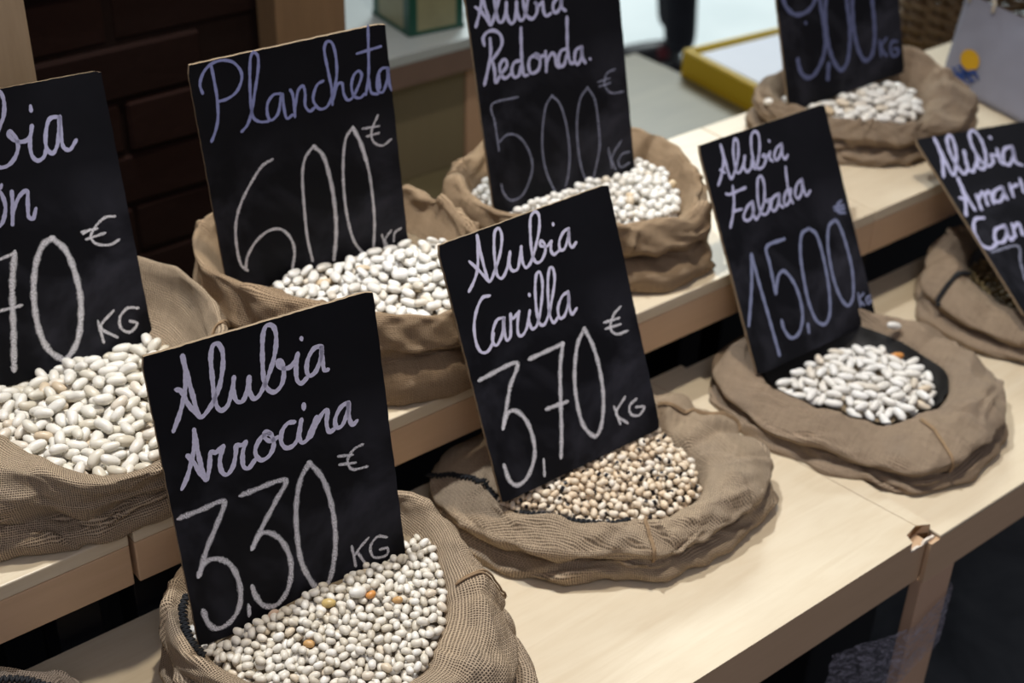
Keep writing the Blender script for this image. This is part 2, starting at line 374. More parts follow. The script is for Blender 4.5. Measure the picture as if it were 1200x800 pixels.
for lx, ly in ((2.0, 1.34), (2.72, 1.34), (2.0, 1.8), (2.72, 1.8)): box('leg', (lx, ly, -0.75), (lx + .04, ly + .04, -0.1255), M['shaded_post'], sb)

M['white_top'] = plain('white_laminate', (0.46, 0.51, 0.50), 0.3, 0.5, 0.06, 6)
M['fascia'] = plain('brown_fascia', (0.20, 0.135, 0.105), 0.5, 0.3, 0.15, 20)
M['olive_panel'] = wood('olive_panel', (0.24, 0.20, 0.12), (0.20, 0.165, 0.095), 0.4, 0.35, (10, 10, 1.5))
uc = thing('far_counter', 'white topped counter with a brown edge behind the 5,00 sign', 'counter', (1.2, 2.05, -0.75))
box('counter_top', (0.93, 1.79, 0.122), (1.44, 2.42, 0.14), M['white_top'], uc)
box('fascia', (0.93, 1.7905, 0.082), (1.44, 1.81, 0.1215), M['fascia'], uc)
box('front_panel', (0.97, 1.815, -0.0995), (1.383, 1.835, 0.1215), M['olive_panel'], uc)
for lx, ly, z0 in ((1.384, 1.812, -0.0995), (0.94, 1.9, -0.0995), (1.39, 2.36, -0.75), (0.94, 2.36, -0.75)): box('leg', (lx, ly, z0), (lx + .045, ly + .045, 0.1215), M['leg_wood'], uc)

# tin on the far counter: a square can with dark green corner bands
M['tin_cream'] = plain('tin_cream', (0.30, 0.29, 0.16), 0.4, 0.5, 0.25, 30)
M['tin_green'] = plain('tin_green', (0.012, 0.085, 0.055), 0.35, 0.5)
tn = thing('oil_tin', 'square tin with cream panels and dark green corner bands on the far white counter', 'tin', (1.350, 1.905, 0.14))
tn.rotation_euler = (0, 0, math.radians(84)); tn.scale = (1.15, 1.15, 1.15)
def lbox(name, lo, hi, mat, par, bevel=0.001):
    bm = bmesh.new(); add_box(bm, lo, hi)
    if bevel: bmesh.ops.bevel(bm, geom=bm.edges[:], offset=bevel, segments=2, affect='EDGES')
    return from_bm(name, bm, mat, par)
lbox('can', (-.055, -.045, 0), (.055, .045, .22), M['tin_cream'], tn, .004)
for sx in (-1, 1):
    for sy in (-1, 1):
        lbox('corner_band', (sx * .0555 - (.018 if sx > 0 else 0), sy * .0455 - (.014 if sy > 0 else 0), .002), (sx * .0555 + (.018 if sx < 0 else 0), sy * .0455 + (.014 if sy < 0 else 0), .218), M['tin_green'], tn)
lbox('base_rim', (-.057, -.047, 0), (.057, .047, .006), M['tin_green'], tn, .001)
tc = thing('oil_tin', 'green tin at the top edge, behind the shaded wooden post', 'tin', (1.255, 2.22, 0.14)); tc.rotation_euler = (0, 0, math.radians(20))
lbox('can', (-.06, -.04, 0), (.06, .04, .16), M['tin_green'], tc, .004); lbox('lid', (-.058, -.038, .16), (.058, .038, .168), M['tin_cream'], tc, .002)

# yellow tray with white papers
M['yellow'] = plain('yellow_plastic', (0.78, 0.54, 0.02), 0.4, 0.5)
M['paper'] = plain('white_paper', (0.80, 0.82, 0.88), 0.6, 0.3, 0.04, 30)
M['teal'] = plain('teal_ink', (0.02, 0.35, 0.30), 0.6, 0.3)
tr = thing('document_tray', 'yellow rimmed tray standing behind the 9,00 sack', 'tray', (2.125, 1.695, -0.10)); tr.rotation_euler = (0, 0, math.radians(-6))
W2, D2, H2, T2 = .165, .17, .055, .012
lbox('tray_floor', (-W2, -D2, 0), (W2, D2, .006), M['yellow'], tr, .001)
lbox('rim', (-W2, -D2, .0065), (-W2 + T2, D2, H2), M['yellow'], tr, .003); lbox('rim', (W2 - T2, -D2, .0065), (W2, D2, H2), M['yellow'], tr, .003)
lbox('rim', (-W2 + T2 + .0005, -D2, .0065), (W2 - T2 - .0005, -D2 + T2, H2), M['yellow'], tr, .003); lbox('rim', (-W2 + T2 + .0005, D2 - T2, .0065), (W2 - T2 - .0005, D2, H2), M['yellow'], tr, .003)
pp = thing('paper_stack', 'white printed papers lying in the yellow tray', 'paper', (2.13, 1.685, -0.093)); pp.rotation_euler = (0, 0, math.radians(-6))
for k in range(8):
    bm = bmesh.new(); add_box(bm, (-.145, -.15, k * .0055), (.145, .15, k * .0055 + .005))
    o = from_bm('sheet', bm, M['paper'], pp); o.rotation_euler = (0, 0, rg.uniform(-.03, .03)); o.location = (rg.uniform(-.004, .004), rg.uniform(-.004, .004), 0)
bm = bmesh.new()
for a, b in (((-.10, -.03), (-.02, -.10)), ((-.08, -.03), (.0, -.07)), ((-.05, -.09), (.03, -.11))):
    d = (Vector(b) - Vector(a)).normalized(); p = Vector((-d.y, d.x)) * .006
    bm.faces.new([bm.verts.new((q.x, q.y, 0.0441)) for q in (Vector(a) - p, Vector(b) - p, Vector(b) + p, Vector(a) + p)])
from_bm('teal_print', bm, M['teal'], pp)
tag(lbox('black_clip', (-.012, -.006, 0), (.012, .006, .018), M['black_and_shade'], None, .002), 'small black clip in the far corner of the yellow tray', 'clip').location = (2.0, 1.83, -0.0935)

# wicker basket: woven strands round upright stakes
n = NT('wicker'); f = n.noise(n.coord(), 60, 4, 0.6); r = n.add('ShaderNodeObjectInfo').outputs['Random']
M['wicker'] = n.fin(n.mix(n.math('MULTIPLY_ADD', f, 0.6, n.math('MULTIPLY', r, 0.3)), (0.10, 0.055, 0.022), (0.27, 0.165, 0.07)), 0.55, 0.35)
bk = thing('wicker_basket', 'brown wicker basket standing behind the white tote bag', 'basket', (2.53, 1.545, -0.10))
NS = 22
def ring_r(z): return 0.185 + 0.02 * (z / .42)
for k in range(NS):
    a = 2 * math.pi * k / NS; bm = bmesh.new()
    tube_bm(bm, [Vector((math.cos(a) * (ring_r(z)), math.sin(a) * (ring_r(z)), z)) for z in (0, .1, .2, .3, .42)], .0042, 6)
    from_bm('stake', bm, M['wicker'], bk, True)
for j in range(34):
    z = .008 + j * .0122; bm = bmesh.new(); pts = []
    for i in range(NS * 4 + 1):
        a = 2 * math.pi * i / (NS * 4); r = ring_r(z) + .0068 * math.cos(NS / 2 * a * 1.0 + math.pi * (j % 2)) * 1.0
        pts.append(Vector((math.cos(a) * r, math.sin(a) * r, z)))
    tube_bm(bm, pts, .0056, 6, False); from_bm('strand', bm, M['wicker'], bk, True)
bm = bmesh.new(); tube_bm(bm, [Vector((math.cos(a * math.pi / 20) * .207, math.sin(a * math.pi / 20) * .207, .425)) for a in range(41)], .011, 8, False); from_bm('rim', bm, M['wicker'], bk, True)
bm = bmesh.new(); bmesh.ops.create_circle(bm, cap_ends=True, radius=.182, segments=40); from_bm('basket_floor', bm, M['wicker'], bk).location = (0, 0, .004)

# white tote bag with a sun and waves printed on it
M['bag'] = plain('bag_cloth', (0.28, 0.285, 0.34), 0.75, 0.2, 0.06, 40)
M['sun'] = plain('sun_print', (0.60, 0.34, 0.01), 0.6, 0.3); M['wave'] = plain('wave_print', (0.025, 0.06, 0.22), 0.6, 0.3)
M['cord'] = plain('cord', (0.62, 0.55, 0.42), 0.8, 0.2)
BL = Vector((1.866, 1.208, 0.1405)); BR = Vector((1.822, 0.985, 0.1405)); TL = Vector((1.936, 1.243, 0.262))
ub = (BR - BL).normalized(); vb = (TL - BL); vb = (vb - ub * vb.dot(ub) * 0.15); VH = vb.length; vb.normalize(); nb = ub.cross(vb)
if nb.x > 0: nb = -nb
bag = thing('tote_bag', 'small white bag with a yellow sun and blue waves leaning on the basket', 'bag', tuple(BL))
UW = (BR - BL).length
def bagp(u, v, off): return ub * u + vb * v + nb * off + (vb * 0)
bm = bmesh.new(); NU, NV = 24, 16
for side in (0, 1):
    g = [[bm.verts.new(bagp(i / NU * UW, j / NV * VH, (.003 + .006 * math.sin(math.pi * i / NU) * math.sin(math.pi * min(1, j / NV + .1)) ** .5 + .0012 * noise.noise(Vector((i * .3, j * .35, 2)))) * (1 if side == 0 else -1.6))) for j in range(NV + 1)] for i in range(NU + 1)]
    for i in range(NU):
        for j in range(NV): bm.faces.new((g[i][j], g[i + 1][j], g[i + 1][j + 1], g[i][j + 1]))
    if side == 0: g0 = g
for j in range(NV):
    bm.faces.new((g0[0][j], g0[0][j + 1], g[0][j + 1], g[0][j])); bm.faces.new((g0[NU][j], g0[NU][j + 1], g[NU][j + 1], g[NU][j]))
for i in range(NU): bm.faces.new((g0[i][0], g0[i + 1][0], g[i + 1][0], g[i][0]))
bmesh.ops.recalc_face_normals(bm, faces=bm.faces[:]); from_bm('bag_body', bm, M['bag'], bag, True)
bm = bmesh.new(); vs = [bm.verts.new(bagp(.052 + .020 * math.cos(a * math.pi / 16), .050 + .0155 * math.sin(a * math.pi / 16), .0115)) for a in range(32)]; bm.faces.new(vs); from_bm('sun_logo', bm, M['sun'], bag)
bm = bmesh.new()
for (u0, v0, L_, w_, ph) in ((.030, .031, .050, .0040, 0), (.022, .024, .052, .0042, 1.3), (.030, .016, .036, .003, 2.2), (.022, .006, .012, .004, 0), (.040, .003, .040, .0018, 1)):
    prev = None
    for i in range(13):
        u = u0 + L_ * i / 12; v = v0 + .0035 * math.sin(i * .9 + ph) + .003 * (i / 12); h_ = w_ * (.35 + .65 * math.sin(math.pi * i / 12))
        cur = (bm.verts.new(bagp(u, v - h_, .0116)), bm.verts.new(bagp(u, v + h_, .0116)))
        if prev: bm.faces.new((prev[0], cur[0], cur[1], prev[1]))
        prev = cur
from_bm('wave_logo', bm, M['wave'], bag)
bm = bmesh.new(); tube_bm(bm, [bagp(.012, VH - .012, .008), bagp(.014, VH + .004, .008), bagp(.03, VH + .016, .006), bagp(.05, VH + .016, .006), bagp(.064, VH + .003, .008), bagp(.066, VH - .012, .009)], .0028, 8)
from_bm('handle', bm, M['cord'], bag, True)

# person walking by on the light floor: only the lower legs can be seen
M['trousers'] = plain('dark_trousers', (0.010, 0.010, 0.014), 0.85, 0.2, 0.4, 30)
M['shoe'] = plain('black_shoe', (0.008, 0.008, 0.010), 0.45, 0.4); M['shoe_red'] = plain('red_shoe_side', (0.10, 0.004, 0.010), 0.5, 0.4)
M['sole'] = plain('rubber_sole', (0.02, 0.02, 0.02), 0.7, 0.3); M['jacket'] = plain('dark_jacket', (0.02, 0.022, 0.03), 0.8, 0.2)
M['skin'] = plain('skin', (0.50, 0.30, 0.22), 0.55, 0.3); M['hair'] = plain('dark_hair', (0.02, 0.013, 0.009), 0.6, 0.3)
per = thing('person', 'person standing in dark trousers and black shoes with a red side, behind the yellow tray', 'person', (3.10, 2.99, -0.75)); per.rotation_euler = (0, 0, math.radians(52))
def skin_body(name, verts, edges, radii, mat, parent, sub=2, root=0):
    me = bpy.data.meshes.new(name); me.from_pydata(verts, edges, []); o = link(name, me, mat, parent)
    md = o.modifiers.new('skin', 'SKIN'); md.use_smooth_shade = True
    for i, r in enumerate(radii):
        rr = r if isinstance(r, tuple) else (r, r)
        me.skin_vertices[0].data[i].radius = rr; me.skin_vertices[0].data[i].use_root = (i == root)
    s = o.modifiers.new('sub', 'SUBSURF'); s.levels = sub; s.render_levels = sub
    return o
bv = [(0, 0, .95), (0, 0, 1.12), (0, -.01, 1.32), (0, -.01, 1.44), (0, 0, 1.52), (0, .03, 1.62), (0, .02, 1.70),
      (.10, 0, .90), (.11, .02, .50), (.10, -.01, .12), (-.10, 0, .90), (-.11, .02, .50), (-.10, -.01, .12),
      (.18, -.01, 1.40), (.25, 0, 1.12), (.27, .08, .88), (-.18, -.01, 1.40), (-.25, 0, 1.12), (-.27, .08, .88)]
be = [(0, 1), (1, 2), (2, 3), (3, 4), (4, 5), (5, 6), (0, 7), (7, 8), (8, 9), (0, 10), (10, 11), (11, 12), (3, 13), (13, 14), (14, 15), (3, 16), (16, 17), (17, 18)]
br = [(.15, .11), (.14, .10), (.16, .11), (.12, .08), .05, (.075, .095), (.06, .075), .085, .062, .052, .085, .062, .052, .055, .042, .03, .055, .042, .03]
skin_body('body', bv, be, br, M['trousers'], per)
for sx in (-1, 1):
    sh = skin_body('shoe', [(sx * .10, -.05, .05), (sx * .10, .06, .045), (sx * .105, .17, .032)], [(0, 1), (1, 2)], [(.045, .05), (.045, .042), (.042, .026)], M['shoe'], per)
    bm = bmesh.new(); add_box(bm, (sx * .10 - .045, -.10, .0), (sx * .10 + .05, .215, .014)); bmesh.ops.bevel(bm, geom=bm.edges[:], offset=.006, segments=2, affect='EDGES'); from_bm('sole', bm, M['sole'], per)
    bm = bmesh.new(); bmesh.ops.create_uvsphere(bm, u_segments=16, v_segments=8, radius=1); bmesh.ops.scale(bm, vec=(.05, .035, .03), verts=bm.verts)
    bmesh.ops.translate(bm, vec=(sx * .10 , .02, .055), verts=bm.verts); from_bm('shoe_side', bm, M['shoe_red'], per, True)
    for k in range(5):
        bx_ = .27 * sx; bm = bmesh.new(); off = (k - 1.5) * .014
        pts = [Vector((bx_, .08 + off, .87)), Vector((bx_ * .99, .10 + off * 1.1, .80 if k < 4 else .85)), Vector((bx_ * .95, .11 + off, .765 - .004 * abs(k - 1.5) if k < 4 else .83))]
        tube_bm(bm, pts, [.012, .009, .007], 8); from_bm('finger', bm, M['skin'], per, True)
bm = bmesh.new(); bmesh.ops.create_uvsphere(bm, u_segments=20, v_segments=14, radius=1); bmesh.ops.scale(bm, vec=(.085, .105, .12), verts=bm.verts); bmesh.ops.translate(bm, vec=(0, .025, 1.66), verts=bm.verts); from_bm('head', bm, M['skin'], per, True)
bm = bmesh.new(); bmesh.ops.create_uvsphere(bm, u_segments=20, v_segments=14, radius=1); bmesh.ops.scale(bm, vec=(.092, .105, .11), verts=bm.verts); bmesh.ops.translate(bm, vec=(0, .0, 1.70), verts=bm.verts); from_bm('hair', bm, M['hair'], per, True)
# ------------------------------------------------------------------ sacks
NTH = 300
TH = np.arange(NTH) * 2 * np.pi / NTH
def polar(c, pts, k, smooth=9):
    """periodic smooth curve through measured points (x, y[, z]) seen from c; k 0 radius, 2 height"""
    a = np.array([[math.atan2(p[1] - c[1], p[0] - c[0]), math.hypot(p[0] - c[0], p[1] - c[1]) if k == 0 else p[2]] for p in pts])
    a = a[np.argsort(a[:, 0])]; x = np.concatenate([a[:, 0] - 2 * np.pi, a[:, 0], a[:, 0] + 2 * np.pi]); y = np.tile(a[:, 1], 3)
    t = np.where(TH > np.pi, TH - 2 * np.pi, TH); v = np.interp(t, x, y)
    kk = np.fft.rfftfreq(NTH, 1 / NTH); return np.fft.irfft(np.fft.rfft(v) * np.exp(-(kk / smooth) ** 2), NTH)
def pnoise(seed, lo, hi, decay=0.7, shift=None):
    r = np.random.RandomState(seed); out = 0
    for k in range(lo, hi):
        ph = r.rand() * 6.28; t = TH if shift is None else TH[:, None] + shift * r.uniform(-1, 1)
        out = out + np.sin(k * t + ph) * (lo / k) ** decay * r.uniform(.4, 1)
    return out / 1.6
class Sack:
    pass
def make_sack(label, c, T, outer, inner, crest, mat, seed=1, pitch=.0022, floor=None, k=.85, crease=.42, deep=.010, drop=.12, seams=(), folds=(), amp=1.0, sm=9, planar=None):
    S = Sack(); S.c = c; S.T = T; ri = polar(c, inner, 0, sm); zi = polar(c, inner, 2, sm); ro = polar(c, outer, 0, sm)
    zc = polar(c, crest, 2, sm)
    rc = polar(c, crest, 0, sm) if len(crest[0]) > 3 else ri + (ro - ri) * .45
    if len(crest[0]) > 3: pass
    zc = zc + .003 * amp * pnoise(seed, 3, 11); rc = rc + .003 * amp * pnoise(seed + 1, 3, 12)
    ri = ri + .0022 * amp * pnoise(seed + 2, 3, 14); zi = np.minimum(zi, zc - .004); ro = ro + .003 * amp * pnoise(seed + 3, 4, 14)
    h = zc - T; rr = rc + k * (ro - rc) + .003 * amp * pnoise(seed + 4, 3, 10)
    zk = T + (crease + .07 * pnoise(seed + 5, 2, 7)) * h
    dp = deep * (1 + .6 * pnoise(seed + 6, 3, 9)); rk = np.minimum(rr, ro) - dp
    fl = T + .008 if floor is None else floor
    P = [(ri * .15, 0 * zi + fl), (ri * .6, fl + .15 * (zi - fl)), (ri - .010, zi - .022), (ri, zi - .004), (ri + .006, zi + .3 * (zc - zi)), (rc - .35 * (rc - ri), zi + .8 * (zc - zi)),
         (rc, zc), (rc + .5 * (rr - rc), zc - drop * h), (rr - .001, zc - .28 * h), (rr + .001, zc - .36 * h), (rr - .006, zk + .09 * h), (rk, zk), (rk + .004, zk - .035 * h), (ro - .006, zk - .12 * h),
         (ro, zk - .5 * (zk - T)), (ro - .002, T + .10 * (zk - T)), (ro - .010, T + .0015), (ro - .035, T + .001)]
    R_ = np.array([p[0] for p in P]).T; Z_ = np.array([p[1] + 0 * zi for p in P]).T                     # NTH x K
    K = R_.shape[1]; reps = np.array([3, 4, 4, 3, 4, 6, 7, 7, 4, 5, 5, 4, 4, 5, 5, 4, 3]); rs, zs = [], []
    for i in range(K - 1):
        a, b, d, e = R_[:, max(i - 1, 0)], R_[:, i], R_[:, i + 1], R_[:, min(i + 2, K - 1)]
        az, bz, dz, ez = Z_[:, max(i - 1, 0)], Z_[:, i], Z_[:, i + 1], Z_[:, min(i + 2, K - 1)]
        L1 = np.hypot(d - b, dz - bz) + 1e-6
        def tan(x0, x1, X0, X1):
            tx, tz = (x1 - x0) * .5, (X1 - X0) * .5; ln = np.hypot(tx, tz) + 1e-9; q = np.minimum(1, L1 * 1.1 / ln); return tx * q, tz * q
        m0, n0 = tan(a, d, az, dz); m1, n1 = tan(b, e, bz, ez)
        for j in range(reps[i]):
            t = j / reps[i]; h0 = 2 * t ** 3 - 3 * t * t + 1; h1 = t ** 3 - 2 * t * t + t; h2 = -2 * t ** 3 + 3 * t * t; h3 = t ** 3 - t * t
            rs.append(h0 * b + h1 * m0 + h2 * d + h3 * m1); zs.append(h0 * bz + h1 * n0 + h2 * dz + h3 * n1)
    rs.append(R_[:, -1]); zs.append(Z_[:, -1]); r = np.array(rs).T; z = np.array(zs).T; NM = r.shape[1]
    S.key = np.concatenate([[0], np.cumsum(reps)])                                                     # column of every profile point
    # cloth folds: pleats that run down and slant, none on the floor or at the hem of the base
    mm = np.linspace(0, 1, NM)[None, :]
    env = np.clip((mm - .12) * 6, 0, 1) * np.clip((1 - mm) * 10, 0, 1)
    w1 = pnoise(seed + 7, 4, 11, .6, mm * 3.0); w2 = pnoise(seed + 8, 12, 30, .5, mm * 3.0)
    d = ((1 - np.abs(w1) * 1.6) * .0022 + w2 * .0008) * amp * env
    rc_ = np.random.RandomState(seed + 50); rm_ = r.mean(0)[None, :]; arc = np.concatenate([[0], np.cumsum(np.hypot(np.diff(r, axis=1), np.diff(z, axis=1)).mean(0))])[None, :]; tot = arc[0, -1]
    for q in range(34):                                       # short creases and puckers
        t0 = rc_.rand() * 2 * np.pi; s0 = tot * rc_.uniform(.34, .95); ang = rc_.uniform(-.5, .5) + (math.pi / 2 if s0 < tot * .62 and rc_.rand() < .6 else 0)
        e1 = ((TH[:, None] - t0 + np.pi) % (2 * np.pi) - np.pi) * rm_; e2 = arc - s0; al = e1 * math.cos(ang) + e2 * math.sin(ang); pe = -e1 * math.sin(ang) + e2 * math.cos(ang) + al * al * rc_.uniform(-6, 6)
        Lq = rc_.uniform(.016, .045); wq = rc_.uniform(.0028, .006); hq = rc_.uniform(.0030, .0070) * amp
        d = d + hq * (np.exp(-((pe - wq) / wq) ** 2) - .9 * np.exp(-(pe / (wq * .55)) ** 2)) * np.exp(-(al / Lq) ** 2) * env
    for (th, wdt, hgt, slant) in folds:
        dd = (TH[:, None] - math.radians(th) - slant * (mm - .5) + np.pi) % (2 * np.pi) - np.pi
        d = d + hgt * np.exp(-(dd / math.radians(wdt)) ** 2) * env
        d = d - hgt * .8 * np.exp(-((dd + math.radians(wdt) * 1.5) / (math.radians(wdt) * .5)) ** 2) * env
    dr = np.gradient(r, axis=1); dz = np.gradient(z, axis=1); ln = np.hypot(dr, dz) + 1e-9
    r = r + d * -dz / ln * -1 * -1; z = z + d * dr / ln
    z = np.maximum(z, T + .0008)
    X = c[0] + r * np.cos(TH)[:, None]; Y = c[1] + r * np.sin(TH)[:, None]
    S.P = np.stack([X, Y, z], 2); S.NM = NM
    V = S.P.reshape(-1, 3)
    seg = np.hypot(np.diff(r, axis=1), np.diff(z, axis=1)).mean(0); vl = np.concatenate([[0], np.cumsum(seg)]) / pitch
    rm = r[:, S.key[5]:S.key[10]].mean(); U = round(2 * np.pi * rm / pitch / 2) * 2
    i = np.arange(NTH)[:, None]; j = np.arange(NM - 1)[None, :]; i2 = (i + 1) % NTH
    F = np.stack([i * NM + j + 0 * i, i2 * NM + j, i2 * NM + j + 1, i * NM + j + 1], 2).reshape(-1, 4)
    me = bpy.data.meshes.new('sack_body')
    root = thing('burlap_sack', label, 'sack', (c[0], c[1], T)); off = np.array([c[0], c[1], T])
    me.from_pydata((V - off).tolist(), [], F.tolist())
    uvl = me.uv_layers.new(name='UVMap'); uu = np.broadcast_to((i / NTH) * U, (NTH, NM - 1)); vv = np.broadcast_to(vl[None, :-1], (NTH, NM - 1)); v2 = np.broadcast_to(vl[None, 1:], (NTH, NM - 1)); du = U / NTH
    uv = np.stack([np.stack([uu, vv], 2), np.stack([uu + du, vv], 2), np.stack([uu + du, v2], 2), np.stack([uu, v2], 2)], 2).reshape(-1, 2)
    if planar is not None:                                    # a flat collar: the cloth lies in one piece, threads run straight across
        ca, sa = math.cos(math.radians(planar)), math.sin(math.radians(planar)); w_ = uv.reshape(NTH, NM - 1, 4, 2)
        def pl(P_): x_, y_ = P_[..., 0] - c[0], P_[..., 1] - c[1]; return np.stack([(x_ * ca + y_ * sa) / pitch, (-x_ * sa + y_ * ca) / pitch], -1)
        P1 = S.P; P2 = np.roll(S.P, -1, 0); lim = S.key[8]
        for q, (A_, o_) in enumerate(((P1, 0), (P2, 0), (P2, 1), (P1, 1))): w_[:, :lim, q] = pl(A_[:, o_:o_ + lim])
        uv = w_.reshape(-1, 2)
    uvl.data.foreach_set('uv', uv.ravel().astype(np.float32))
    o = link('sack_body', me, mat, root, True); S.root = root; S.off = Vector(off); S.ri, S.zi = ri, zi
    for sp in seams:
        seam(S, *sp)
    return S
def spoint(S, th, kp, lift=0.0):
    """point on the cloth at angle th (degrees) and profile position kp"""
    a = (math.radians(th) % (2 * math.pi)) / (2 * math.pi) * NTH; i = int(a) % NTH; f = a - int(a)
    m_ = np.interp(kp, np.arange(len(S.key)), S.key); j = min(int(m_), S.NM - 2); g = m_ - j
    p = lambda ii, jj: S.P[ii % NTH, min(jj, S.NM - 1)]
    q = (p(i, j) * (1 - f) + p(i + 1, j) * f) * (1 - g) + (p(i, j + 1) * (1 - f) + p(i + 1, j + 1) * f) * g
    t1 = p(i + 1, j) - p(i, j); t2 = p(i, j + 1) - p(i, j); nn = np.cross(t1, t2); nn = nn / (np.linalg.norm(nn) + 1e-12)
    if j < S.key[11] and nn[2] < 0: nn = -nn
    elif j >= S.key[8] and np.dot(nn[:2], q[:2] - np.array(S.c)) < 0: nn = -nn
    return Vector(q + nn * lift) - S.off
def seam(S, name, kind, path, big=1.25):
    pts = []
    for (a, b) in zip(path, path[1:]):
        nst = 40
        for s_ in range(nst): t = s_ / nst; pts.append(spoint(S, a[0] + (b[0] - a[0]) * t, a[1] + (b[1] - a[1]) * t, .0012))
    pts.append(spoint(S, *path[-1], .0012)); bm = bmesh.new()
    if kind == 'cord':
        for sgn in (-1, 1):
            tube_bm(bm, [p + Vector((0, 0, .0004)) for p in [q + Vector((sgn * .0016, sgn * .0008, 0)) for q in pts]], .0012, 6)
        from_bm(name, bm, M['seam'], S.root, True); return
    # overlock stitching: a row of small slanted loops either side of a core thread
    L = [0]
    for a, b in zip(pts, pts[1:]): L.append(L[-1] + (b - a).length)
    tot = L[-1]; s_ = 0; idx = 0; up = Vector((0, 0, 1)); flip = 1
    while s_ < tot:
        while idx < len(L) - 2 and L[idx + 1] < s_: idx += 1
        a, b = pts[idx], pts[idx + 1]; t = (s_ - L[idx]) / max(L[idx + 1] - L[idx], 1e-6); p = a.lerp(b, t); dr = (b - a).normalized(); sd = dr.cross(up)
        sd = sd.normalized() if sd.length > .1 else Vector((1, 0, 0)); upn = sd.cross(dr).normalized()
        g_ = big; q0 = p - sd * .0034 * g_ - dr * .001 * flip; q1 = p + sd * .0034 * g_ + dr * .0012 * flip
        tube_bm(bm, [q0, q0.lerp(q1, .3) + upn * .0016, q0.lerp(q1, .7) + upn * .0016, q1], [.0007 * g_, .0011 * g_, .0011 * g_, .0007 * g_], 5); s_ += .0026; flip = -flip
    tube_bm(bm, [p + Vector((0, 0, -.0002)) for p in pts[::2]], .0013, 5)
    from_bm(name, bm, M['thread'], S.root, True)

SK = {}
SK['arro'] = make_sack('burlap sack at the front edge filled with small white beans, nearest of all', (.49, .83), 0.0,
    [(.351, .921), (.348, .88), (.355, .82), (.38, .75), (.43, .69), (.52, .655), (.59, .668), (.634, .712), (.640, .771), (.648, .83), (.64, .89), (.60, .95), (.52, .985), (.42, .985), (.37, .96)],
    [(.375, .878, .080), (.392, .809, .078), (.43, .76, .078), (.495, .722, .080), (.522, .738, .083), (.548, .755, .085), (.575, .785, .090), (.602, .85, .095), (.600, .895, .104), (.55, .925, .10), (.45, .935, .09), (.385, .92, .085)],
    [(.362, .90, .088, 1), (.365, .82, .088, 1), (.40, .74, .088, 1), (.49, .695, .086, 1), (.55, .70, .090, 1), (.595, .745, .098, 1), (.618, .81, .112, 1), (.618, .87, .122, 1), (.60, .915, .124, 1), (.52, .955, .112, 1), (.43, .96, .10, 1), (.375, .94, .094, 1)],
    M['burlap'], seed=11, k=.55, crease=.45, deep=.012, drop=.1, folds=[(-25, 4, .004, .2), (20, 7, .004, -.3), (-60, 6, .003, .3), (200, 8, .003, 0)],
    seams=[('stitching', 'stitch', [(168, 4.2), (160, 4.4), (150, 4.3), (135, 4.2)]), ('seam_cord', 'cord', [(-27, 4.5), (-26, 6), (-24, 8), (-22, 10)])])
SK['car'] = make_sack('burlap sack with a wide folded collar filled with black-eyed beans', (.865, .865), 0.0,
    [(.705, 1.003), (.688, .969), (.688, .882), (.728, .817), (.768, .782), (.808, .750), (.855, .735), (.902, .732), (.977, .744), (1.024, .772), (1.034, .82), (1.034, .886), (1.006, .94), (.94, .975), (.86, 1.0), (.78, 1.01)],
    [(.722, .885, .056), (.757, .851, .053), (.785, .812, .052), (.823, .790, .052), (.873, .778, .052), (.928, .785, .053), (.952, .823, .056), (.948, .868, .060), (.93, .90, .06), (.85, .92, .06), (.76, .915, .06)],
    [(.70, .99, .050), (.70, .92, .062), (.73, .84, .064), (.80, .76, .060), (.89, .745, .060), (.98, .78, .064), (1.0, .85, .070), (.97, .92, .078), (.88, .96, .078), (.78, .97, .066)],
    M['burlap'], seed=23, planar=38, k=.86, crease=.42, deep=.012, drop=.12, folds=[(-5, 5, .008, .2), (22, 7, .007, .5), (-50, 10, .003, .5), (35, 6, .004, -.2), (200, 9, .004, .4)],
    seams=[('stitching', 'stitch', [(178, 3.9), (190, 4.1), (208, 4.1), (224, 4.1), (238, 4.0)]), ('stitching', 'stitch', [(141, 9), (146, 7), (152, 6), (160, 5), (172, 4.2)]), ('seam_cord', 'cord', [(247, 4.5), (246, 6), (246, 8), (247, 10)]), ('seam_cord', 'cord', [(20, 5.0), (8, 5.6), (-4, 7), (-10, 8.6)])])
SK['fab'] = make_sack('flat burlap sack on the right table holding long white beans on a black lining', (1.245, .81), -0.0078,
    [(1.118, .975), (1.098, .942), (1.083, .866), (1.098, .784), (1.139, .705), (1.18, .664), (1.252, .655), (1.332, .684), (1.395, .737), (1.405, .82), (1.365, .90), (1.30, .955), (1.20, .985)],
    [(1.135, .905, .034), (1.15, .853, .034), (1.176, .791, .034), (1.197, .754, .034), (1.243, .745, .034), (1.316, .757, .036), (1.338, .802, .04), (1.336, .85, .042), (1.315, .91, .045), (1.24, .93, .045), (1.17, .93, .04)],
    [(1.11, .95, .045), (1.11, .86, .042), (1.15, .72, .040), (1.24, .68, .040), (1.37, .74, .046), (1.38, .83, .052), (1.33, .93, .062), (1.22, .96, .055)],
    M['burlap_grey'], seed=37, planar=20, k=.84, crease=.42, deep=.011, drop=.10, folds=[(-62, 5, .004, .2), (15, 6, .004, 0), (190, 7, .003, .4)],
    seams=[('seam_cord', 'cord', [(255, 4.5), (254, 6), (253, 8), (254, 10)])])
